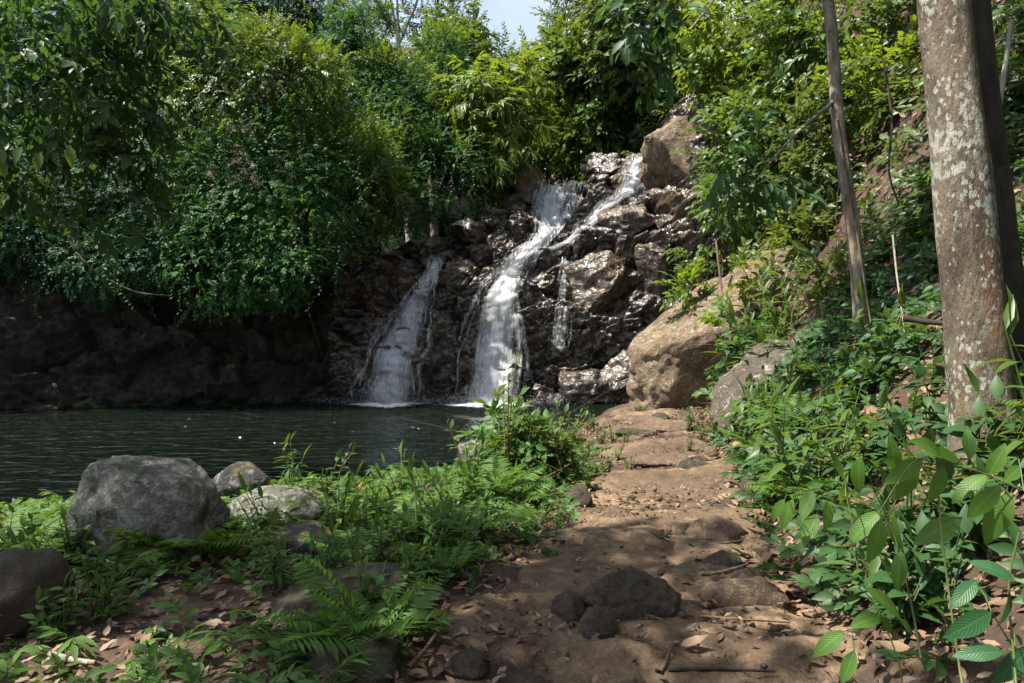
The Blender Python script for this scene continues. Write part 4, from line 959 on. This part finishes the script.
def C9(x, y, d): return W(x / 2.5575 + 624, y / 2.5575 + 416, d)
d = 2.55
sapling('tallest broad-leaved sapling with glossy veined yellow-green leaves before the mottled trunk',
    [([C9(880, 760, 2.3), C9(855, 620, 2.45), C9(815, 320, d), C9(800, 125, d)], .0055), ([C9(800, 125, d), C9(900, 140, d), C9(1023, 192, d), C9(1100, 215, d)], .004), ([C9(800, 125, d), C9(740, 118, d), C9(650, 250, d)], .003)],
    [(765, 112, 678, 165), (752, 128, 705, 218), (868, 128, 803, 66), (885, 112, 884, 26), (815, 122, 800, 228), (930, 150, 835, 206), (928, 158, 984, 72), (972, 168, 1030, 118), (965, 176, 876, 264), (992, 194, 918, 328), (866, 260, 738, 320), (812, 105, 770, 50), (1010, 110, 970, 100)], d, 'big', 401)
d2 = 2.9
sapling('middle broad-leaved sapling with leaves hanging in a row left of the tallest one',
    [([C9(760, 620, 2.75), C9(735, 480, 2.85), C9(690, 300, d2), C9(640, 190, d2)], .005), ([C9(690, 300, d2), C9(655, 250, d2), C9(580, 210, d2), C9(480, 190, d2), C9(420, 205, d2)], .003)],
    [(608, 104, 582, 204), (482, 188, 455, 256), (433, 212, 398, 290), (412, 212, 372, 268), (494, 250, 462, 316), (655, 243, 574, 316), (658, 262, 640, 378), (692, 246, 684, 364), (708, 345, 700, 446), (566, 170, 560, 230), (520, 215, 530, 290), (690, 150, 700, 60)], d2, 'big', 402)
d3 = 2.35
sapling('dark broad-leaved sapling in the bottom right corner',
    [([C9(1010, 780, 2.2), C9(1000, 640, 2.3), C9(985, 440, d3), C9(1010, 300, d3)], .0055), ([C9(1000, 600, d3), C9(940, 500, d3), C9(900, 420, d3)], .003)],
    [(1000, 420, 896, 358), (905, 420, 842, 478), (940, 500, 844, 566), (972, 604, 850, 602), (985, 446, 985, 560), (1040, 590, 960, 690), (1000, 560, 1060, 640), (1010, 350, 1070, 420)], d3, 'bigdark', 403)
d4 = 2.75
sapling('low broad-leaved seedling with drooping leaves near the bottom right of the path',
    [([C9(720, 760, 2.55), C9(700, 620, 2.65), C9(640, 480, d4), C9(600, 440, d4)], .004), ([C9(690, 610, 2.7), C9(620, 560, d4), C9(570, 550, d4)], .0025)],
    [(616, 442, 737, 506), (648, 500, 700, 556), (655, 512, 596, 524), (566, 550, 480, 610), (590, 600, 560, 680), (700, 520, 760, 560)], d4, 'big', 404)
print('plants', time.time() - T0)

# ------------------------------------------------------------------ ground cover and litter nobody could count
def stuff(name, tmpls, X, Yv, mat, size, seed, upk=.9, dz=.0, mode='herb'):
    r = np.random.default_rng(seed); n = len(X); Z = H(X, Yv) + dz; P = np.stack([X, Yv, Z], 1); mb = MB()
    e = .06; gx = (H(X + e, Yv) - H(X - e, Yv)) / (2 * e); gy = (H(X, Yv + e) - H(X, Yv - e)) / (2 * e)
    nn = unit(np.stack([-gx, -gy, np.ones(n)], 1))
    a = r.uniform(0, 6.28, n); h = np.stack([np.cos(a), np.sin(a), np.zeros(n)], 1)
    if mode == 'herb': D = unit(h * r.uniform(.3, 1.2, n)[:, None] + nn * upk); N = unit(nn + np.array([0, -.2, .3]) - h * .3)
    else: D = unit(h - nn * (h * nn).sum(1)[:, None] + nn * r.normal(0, .18, n)[:, None]); N = nn + r.normal(0, .28, (n, 3))
    s = size * r.uniform(.55, 1.4, n)
    for q in range(len(tmpls)): scatter(mb, tmpls[q], P[q::len(tmpls)], D[q::len(tmpls)], N[q::len(tmpls)], s[q::len(tmpls)])
    o = link(name, mb.data(name, M[mat], False)); o['kind'] = 'stuff'; return o
r = np.random.default_rng(77)
def pick(n, x0, x1, y0, y1, dens, power=1.):
    X = r.uniform(x0, x1, n); Y = y0 + (y1 - y0) * r.random(n) ** power; k = r.random(n) < dens(X, Y); return X[k], Y[k]
def pathu(x, y): return np.abs(x - pathc(y)) / pathw(y)
def left_of_path(x, y): return x < pathc(y)
def bank(x, y):
    b = shore(x, y); n = fbm2(x, y, 1.0, 3, 66)
    stone = np.exp(-(((x + 4.1) / .9) ** 2 + ((y - 8.2) / 1.6) ** 2))
    bare = np.exp(-(((x + 1.7) / 1.0) ** 2 + ((y - 3.9) / 1.0) ** 2))
    return np.clip((b < -.12) * left_of_path(x, y) * np.clip((pathu(x, y) - 1.05 - .35 * n) * 2.2, 0, 1) * np.clip(.75 + 1.2 * n, 0, 1) * (1 - .95 * bare) * (1 - .85 * stone), 0, 1)
X, Y = pick(9000, -8, 2, 2.6, 12, bank, 1.3); stuff('ground_cover', HERB, X, Y, 'herb', .13, 1, 1.0)
X, Y = pick(2600, -8, 2, 2.6, 12, bank, 1.3); stuff('ground_cover', LANCE, X, Y, 'fern', .20, 2, 1.1)
slope = lambda x, y: np.clip((x > xe(y) + .05) * np.clip(.5 + 2.2 * fbm2(x, y, .8, 3, 91), .02, 1), 0, 1)
X, Y = pick(6500, 1.4, 9, 2.2, 11, slope, 1.2); stuff('ground_cover', HERB, X, Y, 'deep', .26, 3, 1.)
X, Y = pick(7000, 3, 16, 9, 24, lambda x, y: (x > xe(y) + .2) * np.clip(.42 + 1.8 * fbm2(x, y, .5, 3, 92), .0, 1)); stuff('ground_cover', BROAD, X, Y, 'olive', .42, 4, 1.)
X, Y = pick(30000, -62, 3, 17, 58, lambda x, y: ((y - line(x) - 1.3) > depth(x, top(x)) - .8) * (x < 3) * np.clip(.8 - (x + 6) * .05, .3, 1), 1.4); stuff('undergrowth', VINE, X, Y, 'vinedark', .6, 5, 1.)
X, Y = pick(9000, 2, 40, 24, 60, lambda x, y: (y - line(x) - 1.3) > depth(x, top(x))); stuff('undergrowth', BROAD, X, Y, 'olive', .8, 6, 1.)
DL = [leaf_t(.5, 5, -.25, .25, .45, .16), leaf_t(.42, 5, .35, -.3, .4, .12), leaf_t(.36, 5, .15, .5, .5, -.2)]
near = lambda x, y: np.clip((shore(x, y) < -.1) * (.10 + .55 * np.clip((pathu(x, y) - .75) * 1.6, 0, 1)) * (.5 + 1.1 * fbm2(x, y, 1.4, 3, 95) + .3), 0, 1)
X, Y = pick(42000, -6, 5, 2.2, 16, near, 1.3); stuff('leaf_litter', DL, X, Y, 'dead', .075, 7, dz=.035, mode='flat')
X, Y = pick(14000, 1.5, 13, 3, 20, lambda x, y: (x > xe(y) - .3) * 1., 1.1); stuff('leaf_litter', DL, X, Y, 'dead', .15, 8, dz=.02, mode='flat')
def chips(name, X, Yv, mat, size, seed, dz):
    r = np.random.default_rng(seed); bm = bmesh.new(); bmesh.ops.create_icosphere(bm, subdivisions=1, radius=.5); V = np.array([v.co[:] for v in bm.verts]); Fc = np.array([[v.index for v in f.verts] for f in bm.faces]); bm.free()
    mb = MB(); n = len(X)
    for q in range(4):
        T = (V * (1 + .35 * r.normal(0, 1, (len(V), 1))) * np.array([1, .75, .55]), Fc, np.zeros((len(V), 2))); x, y = X[q::4], Yv[q::4]
        scatter(mb, T, np.stack([x, y, H(x, y) + dz], 1), np.stack([r.normal(0, 1, len(x)), r.normal(0, 1, len(x)), r.normal(0, .2, len(x))], 1), np.tile([0, 0, 1.], (len(x), 1)), size * r.exponential(1., len(x)).clip(.25, 4))
    o = link(name, mb.data(name, M[mat], True)); o['kind'] = 'stuff'
X, Y = pick(9000, -2.5, 4.5, 2.2, 16, lambda x, y: np.clip((pathu(x, y) < 1.5) * (.35 + 1.5 * fbm2(x, y, 1.1, 3, 97)), 0, 1), 1.3); chips('gravel', X, Y, 'claystone', .022, 11, .045)
X, Y = pick(2400, -2.5, 4.5, 2.2, 14, lambda x, y: np.clip((pathu(x, y) < 1.7) * (.3 + 1.6 * fbm2(x, y, .9, 3, 98)), 0, 1), 1.3); chips('gravel', X, Y, 'pathrock', .026, 12, .04)
X, Y = pick(15000, -2.5, 4, 2.2, 14, lambda x, y: np.clip((pathu(x, y) < 1.6) * (.22 + 1.3 * fbm2(x, y, 1.3, 3, 99)), 0, 1), 1.3); stuff('leaf_litter', DL, X, Y, 'dead', .05, 13, dz=.055, mode='flat')
# the large fallen leaves one can pick out
BIGL = [(470, 648, 'big pale fallen leaf low on the path beneath the fern bank'), (484, 668, 'curled tan fallen leaf at the bottom edge left of the path middle'), (700, 618, 'broad tan fallen leaf left of the log-shaped stone'), (722, 640, 'pale papery leaf below the log-shaped stone'), (680, 655, 'crumpled brown leaf on the path in front of the largest path rock'), (755, 650, 'wide faded leaf lying on the lower right of the path'), (846, 668, 'large orange-brown fallen leaf under the low seedling'), (812, 640, 'grey fallen leaf beside the low seedling at the path edge'), (790, 600, 'brown fallen leaf right behind the log-shaped stone'), (178, 592, 'pinkish fallen leaf on the bare bank below the largest boulder'), (172, 640, 'rounded tan leaf on the bare slope of the bank'), (200, 590, 'second pinkish leaf on the bare bank nearer the mossy ridge'), (390, 632, 'pale leaf among plants at the left edge of the path'), (140, 655, 'narrow pale leaf on the litter at the lower left'), (455, 660, 'yellowish fallen leaf beside the low mossy stone'), (545, 493, 'pale leaf lying below the tall bank shrub')]
rr = np.random.default_rng(9)
for i, (px, py, lab) in enumerate(BIGL):
    g = G(px, py); mb = MB(); a = rr.uniform(0, 6.28); scatter(mb, DL[i % 3], np.zeros((1, 3)), np.array([[math.cos(a), math.sin(a), .1]]), np.array([[rr.normal(0, .2), -.25, 1.]]), np.array([rr.uniform(.10, .15)]))
    tag(link('fallen_leaf', mb.data('fallen_leaf', M['dead']), None, g + [0, 0, .045]), lab, 'fallen leaf', 'large fallen leaves')
# roots and sticks
def along(pp, h=.03): return [G(px, py) + np.array([0, 0, h]) for px, py in pp]
RT = 'roots and sticks on the path'
stick('tree_root', 'thin root curving across the path by the pale flat stone', along([(630, 520), (648, 535), (672, 547), (705, 551), (745, 547)], .045), .012, .010, 'twig', 'root', RT)
stick('tree_root', 'bent root running right from the largest path rock', along([(585, 602), (612, 612), (640, 622), (665, 630)], .05), .012, .009, 'twig', 'root', RT)
stick('fallen_stick', 'straight stick beside the low dark stone on the right of the path', along([(702, 583), (722, 580), (748, 572)], .05), .013, .009, 'bark', 'stick', RT)
stick('fallen_stick', 'short thick stick lying at the bottom of the path', along([(660, 684), (668, 668), (673, 654)], .05), .013, .010, 'twig', 'stick', RT)
stick('fallen_stick', 'long level stick along the bottom right of the path', along([(668, 682), (720, 680), (775, 683)], .05), .010, .006, 'barkdark', 'stick', RT)
stick('tree_root', 'fine root across the path below the log-shaped stone', along([(700, 625), (740, 628), (790, 632)], .045), .007, .004, 'twig', 'root', RT)
stick('fallen_stick', 'slanting stick at the left of the path under the ferns', along([(408, 680), (425, 660), (446, 630)], .05), .013, .009, 'twig', 'stick', RT)
stick('fallen_stick', 'grey broken stick on the litter at the lower left', along([(50, 664), (75, 670), (95, 672)], .04), .018, .012, 'bark', 'stick', RT)

# ------------------------------------------------------------------ a label of its own for every scattered plant
MARK = {'the largest grey boulder': (130, 540), 'the smooth dark boulder': (20, 620), 'the wet stones': (240, 500), 'the mossy rock ridge': (338, 610), 'the tall bank shrub': (512, 480), 'the low mossy stone': (466, 675), 'the bare leafy bank': (180, 615),
        'the largest path rock': (637, 600), 'the log-shaped stone': (746, 600), 'the pale flat stone': (722, 540), 'the tan slab': (690, 400), 'the grey slab': (800, 400), 'the mottled trunk': (985, 430), 'the slender trunk': (862, 310), 'the far path': (640, 430), 'the flat grey rock': (262, 520), 'the broad-leaved saplings': (880, 560), 'the low seedling': (830, 630)}
names = list(MARK); pos = np.array([MARK[k] for k in names], float)
ORD = ['nearest', 'second nearest', 'third nearest', 'fourth nearest', 'fifth nearest', 'sixth nearest', 'seventh nearest', 'eighth nearest', 'ninth nearest', 'tenth nearest']
SHAPE = {'fern': 'feathery green fern', 'leafy herb': 'small leafy green herb', 'narrow-leaved herb': 'narrow-leaved upright herb', 'seedling': 'dark broad-leaved seedling', 'sapling': 'narrow-leaved green sapling'}
bins = {}
for o, ph, p in PLANTS:
    q = np.array(PX(p)); j = int(np.argmin(((pos - q) ** 2).sum(1))); d = q - pos[j]
    rel = ('right of' if d[0] > 0 else 'left of') if abs(d[0]) > 1.2 * abs(d[1]) else ('below' if d[1] > 0 else 'above')
    bins.setdefault((ph, names[j], rel), []).append((float(np.hypot(*d)), o))
for (ph, nm, rel), L in bins.items():
    L.sort(key=lambda a: a[0])
    for k, (dd, o) in enumerate(L):
        o['label'] = ('%s %s %s' % (SHAPE[ph], rel, nm)) if len(L) == 1 else '%s, %s %s %s' % (SHAPE[ph], ORD[min(k, 9)], rel, nm)
print('all', time.time() - T0, len(PLANTS))
# ------------------------------------------------------------------ camera and daylight
cam = bpy.data.cameras.new('camera'); cam.lens = 24; cam.sensor_width = 36; cam.clip_start = .05; cam.clip_end = 600
co = bpy.data.objects.new('camera', cam); col.objects.link(co); co.location = (0, 0, CAMZ); co.rotation_euler = (math.radians(90), 0, 0)
scene.camera = co
SUN = Vector((-.45, -.14, .88)).normalized()
el = math.asin(SUN.z); az = math.atan2(SUN.x, SUN.y)
w = bpy.data.worlds.new('World'); scene.world = w; w.use_nodes = True
nt = w.node_tree; bg = nt.nodes['Background']
sky = nt.nodes.new('ShaderNodeTexSky'); sky.sky_type = 'NISHITA'; sky.sun_disc = False
sky.sun_elevation = el; sky.sun_rotation = az; sky.dust_density = 2.0; sky.air_density = 1.0
tcw = nt.nodes.new('ShaderNodeTexCoord'); nz = nt.nodes.new('ShaderNodeTexNoise'); nz.inputs['Scale'].default_value = 2.6; nz.inputs['Detail'].default_value = 6
cr = nt.nodes.new('ShaderNodeValToRGB'); cr.color_ramp.elements[0].position = .36; cr.color_ramp.elements[1].position = .62; cr.color_ramp.elements[1].color = (.75, .75, .75, 1); cr.color_ramp.elements[0].color = (.12, .12, .12, 1)
mx = nt.nodes.new('ShaderNodeMixRGB'); mx.inputs[2].default_value = (4.6, 5.0, 5.4, 1)
nt.links.new(tcw.outputs['Generated'], nz.inputs['Vector']); nt.links.new(nz.outputs[0], cr.inputs[0]); nt.links.new(cr.outputs[0], mx.inputs[0]); nt.links.new(sky.outputs[0], mx.inputs[1]); nt.links.new(mx.outputs[0], bg.inputs[0]); bg.inputs[1].default_value = .09
sl = bpy.data.lights.new('sun', 'SUN'); sl.energy = 5.0; sl.angle = math.radians(.55); sl.color = (1, .93, .82)
so = bpy.data.objects.new('sun', sl); col.objects.link(so); so.rotation_euler = (-SUN).to_track_quat('-Z', 'Y').to_euler()
vs = scene.view_settings; vs.view_transform = 'Standard'; vs.look = 'None'; vs.gamma = 1; vs.use_curve_mapping = False; vs.exposure = 1.5
c = scene.cycles; c.max_bounces = 6; c.diffuse_bounces = 3; c.glossy_bounces = 3; c.transmission_bounces = 3; c.transparent_max_bounces = 10
c.caustics_reflective = False; c.caustics_refractive = False; c.sample_clamp_indirect = 4.
print('built', time.time() - T0)
